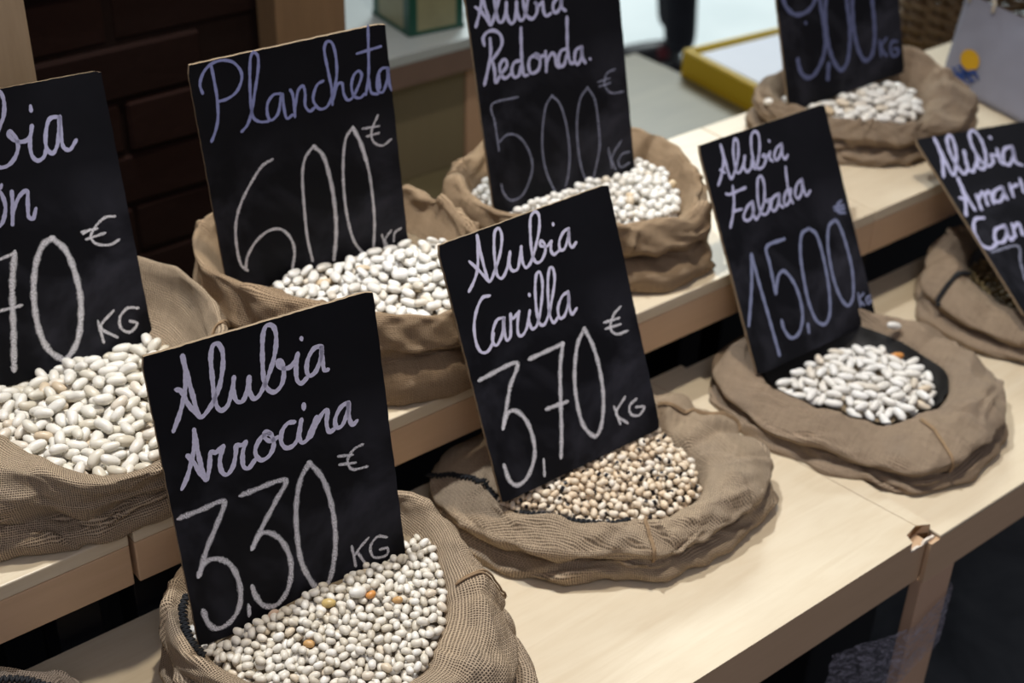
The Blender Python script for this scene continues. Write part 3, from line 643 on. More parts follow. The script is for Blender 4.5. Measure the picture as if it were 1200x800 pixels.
SK['pla'] = make_sack('tall burlap sack behind the 3,30 sign filled with flat white beans', (.72, 1.12), .14,
    [(.66, 1.004), (.701, .983), (.755, .975), (.82, 1.005), (.862, 1.06), (.872, 1.12), (.865, 1.19), (.80, 1.27), (.68, 1.295), (.585, 1.26), (.548, 1.19), (.562, 1.11), (.60, 1.045)],
    [(.578, 1.19, .245), (.612, 1.12, .242), (.652, 1.07, .235), (.698, 1.035, .216), (.76, 1.008, .212), (.815, 1.05, .218), (.835, 1.12, .230), (.82, 1.20, .245), (.75, 1.25, .245), (.65, 1.26, .245)],
    [(.562, 1.20, .262, 1), (.578, 1.11, .266, 1), (.625, 1.05, .256, 1), (.69, 1.008, .236, 1), (.76, .990, .234, 1), (.83, 1.03, .242, 1), (.848, 1.11, .252, 1), (.845, 1.17, .262, 1), (.80, 1.25, .262, 1), (.68, 1.275, .27, 1), (.59, 1.25, .268, 1)],
    M['burlap_warm'], seed=45, k=.62, crease=.50, deep=.011, drop=.08, folds=[(195, 7, .004, .6), (-70, 8, .003, .4), (30, 6, .006, 0)])
SK['left'] = make_sack('burlap sack at the left edge heaped with large white kidney beans', (.37, 1.12), .14,
    [(.22, 1.04), (.266, 1.012), (.303, .995), (.347, .985), (.40, .972), (.46, .985), (.515, 1.03), (.555, 1.10), (.565, 1.16), (.53, 1.26), (.42, 1.295), (.30, 1.29), (.2, 1.24), (.165, 1.12)],
    [(.398, .982, .200), (.435, 1.0, .205), (.488, 1.07, .218), (.522, 1.13, .222), (.538, 1.20, .225), (.46, 1.25, .25), (.35, 1.26, .25), (.26, 1.22, .24), (.265, 1.16, .225), (.305, 1.09, .218), (.328, 1.035, .210), (.36, .992, .202)],
    [(.20, 1.10, .245, 1), (.255, 1.045, .232, 1), (.30, 1.01, .222, 1), (.35, .972, .212, 1), (.405, .960, .213, 1), (.455, .985, .222, 1), (.505, 1.05, .236, 1), (.541, 1.12, .248, 1), (.548, 1.19, .258, 1), (.49, 1.27, .262, 1), (.35, 1.275, .26, 1), (.22, 1.22, .25, 1)],
    M['burlap'], seed=58, k=.70, crease=.40, deep=.007, drop=.14, folds=[(225, 9, .004, .8), (-12, 5, .004, 0), (250, 6, .003, .5)],
    seams=[('stitching', 'stitch', [(-72, 3.8), (-62, 4.0), (-52, 3.8)]), ('seam_cord', 'cord', [(-14, 5), (-10, 6), (-6, 8), (-4, 10)])])
SK['red'] = make_sack('burlap sack behind the 5,00 sign filled with round white beans', (1.06, 1.14), .14,
    [(.958, 1.075), (.994, 1.040), (1.044, 1.006), (1.095, .99), (1.135, 1.005), (1.18, 1.045), (1.21, 1.10), (1.215, 1.19), (1.14, 1.265), (1.03, 1.29), (.93, 1.27), (.895, 1.20), (.92, 1.12)],
    [(.925, 1.17, .218), (.96, 1.12, .218), (1.0, 1.085, .216), (1.048, 1.05, .212), (1.10, 1.03, .208), (1.125, 1.045, .206), (1.155, 1.08, .210), (1.168, 1.13, .220), (1.155, 1.19, .235), (1.08, 1.23, .235), (.99, 1.245, .22), (.94, 1.225, .215)],
    [(.905, 1.17, .236, 1), (.94, 1.10, .232, 1), (.99, 1.055, .230, 1), (1.05, 1.02, .226, 1), (1.10, 1.008, .222, 1), (1.148, 1.045, .226, 1), (1.185, 1.11, .238, 1), (1.19, 1.18, .246, 1), (1.13, 1.24, .252, 1), (1.02, 1.27, .25, 1), (.93, 1.245, .240, 1)],
    M['burlap_warm'], seed=66, k=.60, crease=.46, deep=.014, drop=.06, folds=[(215, 8, .004, .4), (-60, 7, .003, 0), (150, 5, .005, 0)],
    seams=[('seam_cord', 'cord', [(142, 3.5), (143, 5), (144, 7)])])
SK['nine'] = make_sack('burlap sack at the top right filled with broad pale beans beneath the 9,00 sign', (1.60, 1.15), .14,
    [(1.497, 1.117), (1.535, 1.065), (1.60, 1.04), (1.66, 1.038), (1.752, 1.058), (1.775, 1.12), (1.74, 1.20), (1.66, 1.27), (1.56, 1.29), (1.48, 1.275), (1.462, 1.20)],
    [(1.49, 1.22, .19), (1.50, 1.17, .188), (1.53, 1.12, .186), (1.57, 1.082, .184), (1.63, 1.08, .186), (1.675, 1.12, .192), (1.70, 1.165, .20), (1.64, 1.22, .205), (1.55, 1.25, .20)],
    [(1.475, 1.24, .205), (1.48, 1.17, .205), (1.53, 1.09, .20), (1.60, 1.06, .196), (1.69, 1.07, .204), (1.73, 1.14, .232), (1.69, 1.20, .240), (1.60, 1.25, .215)],
    M['burlap_grey'], seed=71, k=.80, crease=.42, deep=.012, drop=.12, folds=[(10, 8, .006, .3), (-30, 6, .004, 0)])
SK['am'] = make_sack('burlap sack at the right edge holding small brown beans, under a tilted sign', (1.64, .84), -0.0078,
    [(1.60, .975), (1.54, .972), (1.485, .935), (1.462, .899), (1.458, .838), (1.486, .764), (1.55, .70), (1.65, .68), (1.76, .74), (1.80, .85), (1.76, .94), (1.68, .978)],
    [(1.60, .93, .045), (1.56, .915, .045), (1.54, .89, .042), (1.535, .855, .038), (1.54, .80, .032), (1.58, .765, .03), (1.66, .76, .03), (1.72, .80, .035), (1.73, .87, .04), (1.68, .93, .045)],
    [(1.56, .95, .072), (1.50, .91, .055), (1.49, .86, .048), (1.51, .78, .040), (1.58, .73, .038), (1.66, .72, .038), (1.76, .79, .045), (1.77, .87, .05), (1.70, .95, .06)],
    M['burlap_grey'], seed=83, planar=10, k=.82, crease=.42, deep=.011, drop=.10, folds=[(150, 7, .006, .3), (200, 8, .003, .4)],
    seams=[('stitching', 'stitch', [(150, 3.9), (154, 5), (160, 6.5), (164, 8), (166, 9)])])
SK['corner'] = make_sack('dark greyish burlap sack cut off by the bottom left corner', (.165, .86), 0.0,
    [(.30, .90), (.275, .955), (.225, .99), (.16, 1.0), (.08, .98), (.03, .90), (.04, .80), (.12, .73), (.21, .73), (.28, .80)],
    [(.245, .88, .05), (.22, .93, .05), (.16, .95, .05), (.09, .93, .05), (.08, .85, .05), (.12, .79, .05), (.2, .79, .05), (.24, .83, .05)],
    [(.27, .91, .062), (.235, .965, .064), (.16, .98, .064), (.07, .94, .06), (.06, .85, .06), (.12, .76, .06), (.22, .76, .06), (.265, .83, .06)],
    M['burlap_dark'], seed=97, planar=50, k=.8, crease=.42, seams=[('stitching', 'stitch', [(30, 5.5), (50, 5.4), (75, 5.5), (100, 5.4)])])

# ------------------------------------------------------------------ chalkboard signs
SIGNS = {
 'arro': dict(W=0.21, TL=[0.3776, 0.9248, 0.3578], w=[0.99339, -0.11469, 0.00471], h=[-0.01594, -0.17846, -0.98382], t=[
  ('p', 4.23, '143,720 216,595 285,444 332,262 336,83|336,83 345,266 360,469 382,666 470,625 576,489 647,313 674,153 648,72 600,77 566,176 551,332 539,502 543,617 577,671 639,641 705,506 734,405|734,405 708,520 719,625 769,649 819,581 865,445|865,445 849,578 875,658 932,636 1037,487 1122,311 1159,148 1142,56 1083,41 1041,125 1003,350 990,522 1016,620 1073,656 1144,602 1178,493 1170,397 1134,391 1149,451 1225,475 1286,438 1327,370|1327,370 1291,504 1285,612 1319,654 1381,617|1554,368 1480,371 1410,452 1384,559 1407,610 1467,585 1535,465 1554,368 1542,493 1547,603 1582,604|231,360 272,390 310,527 382,666|1379,239 1381,255|120,1266 184,1170 255,1014 302,877 316,762|316,762 312,958 321,1142 337,1257 382,1164 422,1012 461,1036 538,996|538,996 485,1123 486,1233 528,1275 592,1214 636,1098 652,1031 694,1046 741,1026|741,1026 696,1120 681,1246 724,1283 796,1221|965,1025 889,1030 819,1111 809,1186 850,1248 928,1229 982,1142 973,1038 925,996 908,1037 954,1095 1037,1082|1202,994 1138,985 1076,1042 1053,1140 1088,1211 1160,1209 1216,1144 1269,990|1269,990 1224,1120 1237,1210 1295,1198 1347,1109 1413,1012|1413,1012 1355,1139 1328,1188|1338,1173 1420,1054 1481,990 1523,983 1495,1107 1509,1197 1563,1184|1730,972 1649,999 1581,1096 1585,1178 1638,1177 1706,1071 1730,972 1716,1114 1736,1202 1787,1179|219,976 262,1064 301,1186 337,1257|1310,854 1306,900'),
  ('c', 5.51, '50,1527 246,1519 455,1516 352,1719 229,1911 118,2138|118,2138 187,2037 298,2036 409,2143 458,2338 444,2524 386,2648 286,2724 180,2725 117,2634 96,2498|618,1513 1026,1510 919,1683 770,1869 633,2063|633,2063 716,1957 808,1970 909,2097 960,2295 945,2467 883,2622 763,2722 642,2675 583,2539 571,2445|1280,1428 1173,1565 1098,1794 1062,2070 1059,2365 1111,2582 1194,2784|1280,1428 1376,1611 1424,1860 1430,2156 1394,2411 1310,2665 1194,2784'),
  ('c', 3.11, '1810,1429 1718,1448 1644,1536 1678,1640 1824,1664|1563,1464 1697,1497|1564,1550 1714,1584|513,2638 503,2715|1566,2420 1572,2529 1577,2638|1739,2398 1654,2455 1578,2522|1613,2500 1690,2684|1924,2460 1833,2420 1750,2494 1769,2618 1894,2651 1921,2581 1844,2562|504,2610 491,2724'),
 ]),
 'car': dict(W=0.21, TL=[0.7087, 0.9725, 0.3306], w=[0.99706, -0.05918, 0.04862], h=[0.02347, -0.36829, -0.92941], t=[
  ('p', 3.27, '212,540 285,471 357,373 411,221 452,36|452,36 444,232 445,378 461,521 558,428 668,268 722,126 708,44 653,68 605,211 574,372 568,493 614,533 692,460 771,309|771,309 730,436 751,504 817,496 912,298|912,298 885,437 908,522 983,482 1089,330 1168,181 1194,54 1153,12 1091,59 1044,229 1016,405 1033,503 1097,514 1171,439 1184,360 1151,317 1133,361 1205,392 1273,357|1273,357 1241,441 1264,499 1329,482|1508,296 1434,315 1362,392 1351,477 1404,481 1488,370 1508,296 1478,429 1495,498 1559,463|298,257 367,357 461,521|1336,192 1334,209|429,656 341,650 242,751 172,900 153,1067 182,1165 252,1186 325,1129 369,1032|521,919 440,920 362,1017 339,1122 373,1162 462,1078 526,920 492,1064 498,1157 551,1123 610,910|610,910 623,965 716,922|708,919 658,1048 643,1143 683,1170 758,1108 836,954|836,954 799,1047 813,1143 876,1130 976,957 1053,743 1054,618 1008,627 953,772 909,1009 915,1126 965,1151 1049,1059 1155,866 1210,733 1214,628 1179,616 1133,707 1083,892 1054,1086 1081,1172 1158,1122|1333,922 1248,944 1167,1044 1162,1150 1224,1146 1312,1022 1333,922 1305,1071 1316,1162 1388,1121|872,790 873,810'),
  ('c', 5.2, '89,1430 540,1414 405,1625 215,2002|215,2002 302,1878 408,1890 499,2044 523,2263 478,2454 346,2610 217,2640 141,2554 122,2381|702,1431 1128,1420|1128,1420 1030,1656 934,2036 869,2312 795,2561|764,2006 1017,2024|1422,1361 1300,1489 1192,1746 1138,2026 1144,2331 1255,2513 1369,2421 1465,2152 1497,1831 1476,1553 1422,1361'),
  ('c', 3.45, '1919,1292 1815,1345 1741,1463 1796,1554 1943,1571|1680,1382 1872,1401|1679,1453 1872,1470|586,2505 551,2672|1570,2300 1599,2506|1729,2248 1578,2380 1691,2533|1867,2323 1766,2361 1759,2458 1856,2508 1946,2447 1845,2408'),
 ]),
 'fab': dict(W=0.219, TL=[1.1371, 1.041, 0.2928], w=[0.99988, -0.01477, -0.00412], h=[-0.01072, -0.48161, -0.87632], t=[
  ('p', 3.66, '144,518 223,431 300,310 335,201 338,73|338,73 349,252 348,393 377,495 504,362 587,218 614,94 576,64 522,154 488,287 478,438 526,458 609,389 670,291|670,291 617,415 643,481 718,453 778,356|778,356 758,451 803,475 928,279 971,111 931,53 858,83 805,225 791,388 824,482 911,491 991,415 986,354 947,368 1024,387 1090,344|1090,344 1056,420 1097,466|1308,302 1214,327 1142,405 1163,471 1253,409 1308,302 1277,439 1303,490 1363,456|234,351 296,403|1116,211 1118,226|228,644 269,665 383,662 555,656|362,585 322,764 251,911 163,1043|262,871 410,883|602,840 501,884 409,978 442,1035 525,1023 599,935 608,842 574,976 598,1060 683,1006 790,891 858,717 851,595 788,603 730,731 690,912 716,1028 796,1038 867,960 858,890 821,900 965,891|1061,868 950,886 880,988 911,1045 996,996 1065,869 1031,993 1075,1042|1281,866 1195,867 1119,956 1120,1030 1199,1002 1281,866|1277,585 1249,723 1224,912 1249,1036|1495,800 1395,835 1324,939 1352,1007 1443,946 1495,800 1483,932 1507,1012 1585,971'),
  ('q', 4.45, '58,2235 258,1798 381,1435|381,1435 387,1838 404,2279 418,2729|967,1413 653,1422 630,1632 607,2005|607,2005 717,1814 835,1787 944,1978 973,2208 939,2419 823,2572 675,2593 597,2467 590,2338|1412,1405 1265,1442 1164,1665 1114,1998 1104,2281 1154,2520 1281,2609 1409,2506 1501,2180 1531,1773 1509,1512 1412,1405|1882,1426 1746,1484 1646,1743 1614,2118 1657,2390 1752,2517 1878,2426 1971,2097 1968,1707 1929,1487 1882,1426|998,2518 983,2624'),
  ('q', 3.4, '2076,1229 1985,1262 1969,1348 2092,1394|1912,1274 2100,1294|1921,1315 2098,1338|1973,2423 1961,2590|2067,2452 1968,2503 2030,2598|2187,2516 2097,2528 2100,2601 2171,2590 2143,2561'),
 ]),
 'pla': dict(W=0.21, TL=[0.5811, 1.2085, 0.4665], w=[0.98111, -0.18577, 0.05388], h=[0.03923, -0.08165, -0.99589], t=[
  ('p', 2.99, '235,37 239,204 238,384 215,581 168,713 107,818|104,308 93,211 145,104 235,35 345,20 456,63 519,166 511,265 440,369 338,417 241,424|428,790 499,731 557,621 634,393 703,167 714,50 674,8 634,72 596,284 570,501 570,665 632,731 722,747|895,489 813,485 740,561 722,680 753,744 834,686 904,496 903,640 917,762 983,738|996,471 1014,521 1014,666 1005,768|1018,667 1080,495 1137,462 1147,551 1130,672 1171,744 1228,716|1358,458 1291,481 1237,572 1226,652 1277,742 1363,737 1442,619 1510,426 1525,224 1502,84 1448,62 1411,139 1423,366 1437,576 1423,732|1434,680 1507,529 1556,530 1561,646 1596,721 1657,700 1750,563 1781,482 1748,437 1691,477 1654,583 1669,692 1734,728 1788,694|1910,-9 1890,200 1856,503 1801,711|1851,544 1864,698 1936,732|1755,253 2026,233|2080,473 2003,473 1945,565 1941,690 1992,723 2053,610 2080,473 2077,657 2096,726|1971,528 1965,675'),
  ('c', 3.52, '697,1162 587,1200 448,1344 300,1547 206,1766 175,2030 188,2236 246,2320|234,2275 272,2159 389,2016 544,1935 683,1961 771,2100 785,2257 733,2449|1161,1123 1051,1235 995,1414 966,1751 950,2125 971,2415|1614,1025 1520,1135 1459,1387 1426,1725 1429,2055 1470,2325 1562,2509|1614,1025 1689,1249 1736,1581 1741,1962 1724,2215 1679,2490'),
  ('c', 4.9, '1165,1133 1250,1261 1294,1566 1301,1893 1274,2192 1212,2473|1617,1038 1680,1222 1717,1428'),
  ('c', 2.88, '1907,963 1821,1111 1821,1233 1917,1310 2026,1264|1723,1068 1905,1083|1760,1164 1897,1159|1799,2340 1822,2484|1910,2319 1831,2402 1847,2486|2029,2321 1952,2357 1928,2456'),
 ]),
 'red': dict(W=0.21, TL=[0.9233, 1.214, 0.4711], w=[0.99591, -0.07764, 0.04618], h=[0.03039, -0.19339, -0.98065], t=[
  ('p', 4.13, '83,409 142,296 194,168 213,68|213,68 231,193 258,322 279,433 354,326 422,183 447,83 413,32 378,85 368,259 384,403 427,434 483,372 521,230|521,230 509,378 548,476 607,445 656,251|656,251 651,392 683,471 736,447 803,283 830,165 800,106 757,167 748,289 767,427 839,488 912,433 924,346 897,304 944,359 1014,329|1014,329 1006,435 1035,500 1103,484|1212,333 1149,386 1143,466 1184,490 1242,442 1265,348 1263,447 1308,499|111,193 179,261 279,433|163,637 158,556 215,503 310,502 386,564 400,657 349,735 253,811 217,833|248,577 234,726 185,876 95,1076|240,826 253,947 248,1083 329,1012 419,942 425,876 385,856 329,911 329,1012 385,1071 466,1036|603,919 526,923 482,1004 503,1086 569,1080 612,980|673,555 651,734 632,948 637,1097 692,1107|852,910 756,920 715,1006 742,1099 832,1090 879,1008 857,911 814,897 852,943 941,940|969,897 965,1029 948,1133|969,1030 1041,946 1090,967 1097,1080 1136,1127|1256,936 1187,943 1136,1024 1153,1116 1210,1111 1258,1007|1319,574 1300,739 1278,974 1301,1114 1350,1123|1480,963 1397,984 1364,1088 1399,1153 1459,1093 1485,964 1479,1097 1515,1166|1582,1130 1590,1139'),
  ('f', 3.94, '515,1325 163,1321 167,1542 172,1876|194,1779 317,1724 461,1786 566,1959 606,2173 536,2357 410,2503 251,2517 164,2407 143,2288|992,1430 886,1535 799,1822 768,2106 799,2365 877,2584|992,1430 1092,1566 1148,1849 1150,2190 1100,2429 1041,2574|1506,1462 1384,1575 1302,1845 1281,2181 1303,2441 1353,2596|1506,1462 1594,1629 1613,1929 1597,2223 1525,2435 1449,2600'),
  ('f', 3.72, '1929,1344 1803,1369 1761,1492 1843,1614 2028,1645|1672,1436 1842,1434|1679,1494 1843,1491|1724,2281 1751,2535|1925,2244 1765,2409 1802,2584|2034,2414 1935,2410 1856,2482 1888,2574 2018,2552'),
 ]),
 'nine': dict(W=0.21, TL=[1.4565, 1.2583, 0.471], w=[0.98059, -0.16304, 0.10891], h=[0.06507, -0.25339, -0.96517], t=[
  ('q', 5.94, '103,1252 143,1395 245,1514 359,1556 506,1536 612,1458 661,1355|713,1329 724,1563 745,1841 731,2093 645,2288 511,2430 397,2459 296,2391 251,2279 239,2147|842,1362 786,1657 779,1968 810,2213 884,2413 972,2508 1082,2427 1153,2206 1188,1957 1178,1660 1174,1445|1282,1472 1258,1778 1256,2015 1290,2263 1358,2442 1440,2495 1537,2430 1605,2227 1625,1972 1620,1674 1621,1557|761,2349 716,2572'),
  ('q', 4.47, '1694,2271 1695,2498|1814,2272 1709,2375 1795,2525|2005,2370 1917,2350 1869,2439 1908,2555 1999,2555 2007,2480 1931,2460|438,1683 440,1703'),
 ]),
 'am': dict(W=0.21, TL=[1.5394, 1.019, 0.2003], w=[0.98261, -0.17416, -0.06435], h=[-0.18331, -0.85489, -0.48535], t=[
  ('p', 5.18, '78,652 253,344 328,30|328,30 287,327 257,648 467,423 599,180 622,28 520,88 427,329 420,546 444,662 576,594|689,305 582,551 604,655 758,537|840,419 754,611 848,627 1010,424 1096,170 1068,22 960,59 873,269 863,524 936,611 1061,557 1100,448 1187,476|1264,368 1182,586 1246,632|1557,370 1390,397 1254,553 1278,655 1458,543 1557,370 1444,629 1519,696|1277,163 1273,189|54,1282 209,1024 300,707|300,707 255,990 249,1234|126,1009 250,1065|427,1012 360,1242|415,1082 558,993 509,1197|542,1062 672,1000 621,1192|930,972 756,1015 662,1148 762,1174 904,1062 930,972 887,1167|1095,944 1020,1148|1087,1008 1216,978|1324,896 1240,1113|315,1372 153,1371 26,1534 5,1736 112,1826 298,1760|576,1547 378,1580 270,1734 380,1775 538,1652 576,1547 517,1761 628,1724|709,1546 626,1740|682,1617 819,1559 769,1738'),
  ('f', 5.69, '94,1884 564,1877 452,2110 345,2372'),
 ]),
 'left': dict(W=0.21, TL=[0.3065, 1.2726, 0.466], w=[0.99853, -0.04285, -0.03321], h=[-0.04275, -0.24566, -0.96841], t=[
  ('p', 3.87, '1024,108 1085,24 1116,58 1118,147 1086,259 1023,353 942,476 880,614 905,689|905,689 961,725 1039,714 1113,653 1159,565 1156,477 1118,405 1096,439 1149,508 1236,526 1296,484 1331,393|1331,393 1278,546 1270,671 1312,733 1379,710 1418,641|1611,362 1513,364 1452,472 1422,620 1470,696 1542,601 1611,362 1586,543 1586,658 1644,693 1723,616|1357,210 1352,257|890,922 918,1017 913,1126 857,1246 811,1275|909,915 928,886|1009,967 984,1121 946,1286|975,1163 1067,1033 1152,993 1133,1111 1113,1245 1151,1272 1199,1183'),
  ('c', 3.15, '1951,1442 1854,1430 1749,1486 1671,1583 1711,1670 1844,1713 1944,1686|1592,1517 1747,1520|1621,1599 1816,1584|1604,1538 1674,1514'),
  ('c', 6.63, '907,1562 831,1805 774,2066 731,2310 650,2700|1291,1506 1186,1553 1085,1711 1005,1967 971,2238 981,2454 1035,2626 1157,2760|1291,1506 1392,1651 1437,1873 1444,2135 1404,2362 1339,2560 1255,2680 1144,2768'),
  ('c', 3.44, '670,1598 760,1585 907,1562|584,2082 858,2085|1566,2456 1579,2684|1742,2390 1583,2522 1725,2674|2000,2434 1896,2404 1797,2474 1785,2593 1869,2659 1960,2594 1892,2545'),
 ]),
}

SIGN_LABEL = {
 'arro': 'nearest black chalkboard sign reading 3,30 € KG, standing in the sack of small white beans',
 'car': 'black chalkboard sign reading 3,70 € KG, standing in the black-eyed beans',
 'fab': 'black chalkboard sign reading 15,00 € KG, standing in the sack of long white beans',
 'pla': 'black chalkboard sign reading 6,00 € with one long word above the price',
 'red': 'black chalkboard sign reading 5,00 € in faint chalk, standing in the round white beans',
 'nine': 'black chalkboard sign reading 9,00 KG, cut off by the top edge',
 'am': 'strongly tilted black chalkboard sign lying back at the right edge',
 'left': 'black chalkboard sign reading 70 € KG, cut off by the left edge'}
def make_sign(key, S):
    H = .276 if key == 'car' else .285
    Wd = S['W']; org = Vector(S['TL']); wv = Vector(S['w']).normalized(); hv = Vector(S['h']); hv = (hv - wv * hv.dot(wv)).normalized(); nv = wv.cross(hv)   # nv points away from the reader
    root = thing('price_sign', SIGN_LABEL[key], 'sign', (0, 0, 0)); root['group'] = 'chalkboard price signs standing in the sacks'
    # local frame: x to the right along the top edge, y away from the reader, z up; origin at the top left corner
    root.matrix_world = Matrix(((wv.x, nv.x, -hv.x, org.x), (wv.y, nv.y, -hv.y, org.y), (wv.z, nv.z, -hv.z, org.z), (0, 0, 0, 1)))
    r_ = random.Random(sum(map(ord, key))); bm = bmesh.new(); out = []
    def edge(a, b, n_):
        for i in range(n_):
            t = i / n_; p = Vector(a).lerp(Vector(b), t); out.append((p.x + r_.uniform(-.0003, .0003), p.y + r_.uniform(-.0003, .0003)))
    q = .0022
    edge((q, 0), (Wd - q, 0), 40); edge((Wd, -q), (Wd, -H + q), 40); edge((Wd - q, -H), (q, -H), 30); edge((0, -H + q), (0, -q), 40)
    t = .0038
    fr = [bm.verts.new((x, 0.0, z)) for x, z in out]; bk_ = [bm.verts.new((x, t, z)) for x, z in out]
    f = bm.faces.new(fr); f.material_index = 0; f2 = bm.faces.new(bk_[::-1]); f2.material_index = 1
    for i in range(len(out)):
        ff = bm.faces.new((fr[i], fr[(i + 1) % len(out)], bk_[(i + 1) % len(out)], bk_[i])); ff.material_index = 1
    bmesh.ops.recalc_face_normals(bm, faces=bm.faces[:])
    from_bm('board', bm, [M['board'], M['board_edge']], root)
    lay = 0
    for kind, wmm, txt in S['t']:
        hw = wmm / 2000 * (1.22 if kind == 'c' else 1.0); kind = 'r' if key == 'nine' else kind; mt_ = M[{'pla': 'p3', 'arro': 'p', 'car': 'p'}.get(key, 'p2') if kind == 'p' else kind]; strokes = []
        for st in txt.split('|'):
            pts = [tuple(float(v) / 10000 for v in a.split(',')) for a in st.split()]
            if len(pts) < 2: pts = pts + [(pts[0][0] + .0004, pts[0][1])]
            Q = []
            for p in catmull(pts, .0012):
                if not Q or np.linalg.norm(p - Q[-1]) > 2e-4: Q.append(p)
            if len(Q) > 1: strokes.append(np.array(Q))
        # strokes that touch make one piece: a word of the title, a figure of the price
        par = list(range(len(strokes)))
        def find(i):
            while par[i] != i: i = par[i]
            return i
        for i in range(len(strokes)):
            for j in range(i):
                if np.sqrt(((strokes[i][:, None] - strokes[j][None]) ** 2).sum(2)).min() < hw * 1.7: par[find(i)] = find(j)
        for cl in sorted({find(i) for i in range(len(strokes))}):
            verts, faces, uvs, eds = [], [], [], []
            for P in [strokes[i] for i in range(len(strokes)) if find(i) == cl]:
                T_ = np.gradient(P, axis=0); T_ /= (np.linalg.norm(T_, axis=1)[:, None] + 1e-9)
                P = np.vstack([P[0] - T_[0] * hw * .8, P, P[-1] + T_[-1] * hw * .8]); T_ = np.vstack([T_[0], T_, T_[-1]])
                Nn = np.stack([-T_[:, 1], T_[:, 0]], 1); L = np.concatenate([[0], np.cumsum(np.linalg.norm(np.diff(P, axis=0), axis=1))]) * 1000
                lay += 1; yoff = -.00025 - .000012 * (lay % 60); b0 = len(verts); n_ = len(P); ph = r_.random() * 50
                for i in range(n_):
                    wv_ = hw * (1 + .13 * math.sin(L[i] * .35 + ph) + .07 * math.sin(L[i] * 1.1 + ph * 2))
                    if i == 0 or i == n_ - 1: wv_ *= .35
                    if i == 1 or i == n_ - 2: wv_ *= .95
                    for s_ in (-1, -.5, 0, .5, 1):
                        x, y = P[i] + Nn[i] * wv_ * s_; x = min(max(x, 0.0003), Wd - .0003); verts.append((x, yoff, -y)); uvs.append((ph + s_ * hw * 1000, L[i])); eds.append(abs(s_))
                for i in range(n_ - 1):
                    for s_ in range(4):
                        a = b0 + i * 5 + s_; faces.append((a, a + 1, a + 6, a + 5))
            nm = 'title_word' if kind == 'p' else 'price_figure'
            me = bpy.data.meshes.new(nm); me.from_pydata(verts, [], faces)
            uvl = me.uv_layers.new(name='UVMap'); lp = np.empty(len(me.loops), dtype=np.int32); me.loops.foreach_get('vertex_index', lp)
            uvl.data.foreach_set('uv', np.array(uvs, dtype=np.float32)[lp].ravel())
            at = me.attributes.new('edge', 'FLOAT', 'POINT'); at.data.foreach_set('value', np.array(eds, dtype=np.float32))
            link(nm, me, mt_, root)
    return root
for key, S in SIGNS.items(): make_sign(key, S)
# ------------------------------------------------------------------ beans
def bean_mesh(name, a, b, c, bend, mats, eye=False, lump=0.0, seed=0, nu=12, nv=8):
    """kidney shaped bean, long axis x, hollow side towards -y"""
    r_ = random.Random(seed); bm = bmesh.new(); rows = []
    pw = r_.uniform(-.12, .12)
    for i in range(1, nv):
        t = math.pi * i / nv; x = -math.cos(t); s = math.sin(t) ** .82; row = []
        for j in range(nu):
            ph = 2 * math.pi * (j + .5) / nu; y = math.sin(ph) * s; z = math.cos(ph) * s
            yy = y * b * (1 + pw * x); hol = max(0, -y) * bend * 1.1 * math.exp(-(x * 2.0) ** 2)
            row.append(bm.verts.new((x * a * (1 + lump * r_.uniform(-1, 1)), yy + hol * b - bend * b * (x * x - .3), z * c * (1 + pw * x) * (1 + lump * r_.uniform(-1, 1)))))
        rows.append(row)
    p0 = bm.verts.new((-a, -bend * b * .7, 0)); p1 = bm.verts.new((a, -bend * b * .7, 0))
    for i in range(len(rows) - 1):
        for j in range(nu):
            f = bm.faces.new((rows[i][j], rows[i][(j + 1) % nu], rows[i + 1][(j + 1) % nu], rows[i + 1][j]))
            if eye:
                cc = f.calc_center_median()
                if cc.y < -.35 * b and abs(cc.x) < .42 * a: f.material_index = 1
    for j in range(nu):
        bm.faces.new((p0, rows[0][(j + 1) % nu], rows[0][j])); bm.faces.new((p1, rows[-1][j], rows[-1][(j + 1) % nu]))
    bmesh.ops.recalc_face_normals(bm, faces=bm.faces[:])
    me = bpy.data.meshes.new(name); bm.to_mesh(me); bm.free()
    for mm in mats: me.materials.append(mm)
    me.polygons.foreach_set('use_smooth', [True] * len(me.polygons)); return me
def inside(poly, x, y):
    k = False; n = len(poly); j = n - 1
    for i in range(n):
        if (poly[i][1] > y) != (poly[j][1] > y) and x < (poly[j][0] - poly[i][0]) * (y - poly[i][1]) / (poly[j][1] - poly[i][1]) + poly[i][0]: k = not k
        j = i
    return k
def project(p):
    q = Vector(p) - Vector((0, 0, 1.0)); d = q.dot(RF); return 600 + 1667 * q.dot(RX) / d, 400 + 1667 * q.dot(RD) / d, d
def sign_side(key, x, y, z):
    S = SIGNS[key]; org = Vector(S['TL']); nv = Vector(S['w']).cross(Vector(S['h'])).normalized(); p = Vector((x, y, z)) - org
    return p.dot(nv), p.dot(Vector(S['w'])), p.dot(Vector(S['h']))
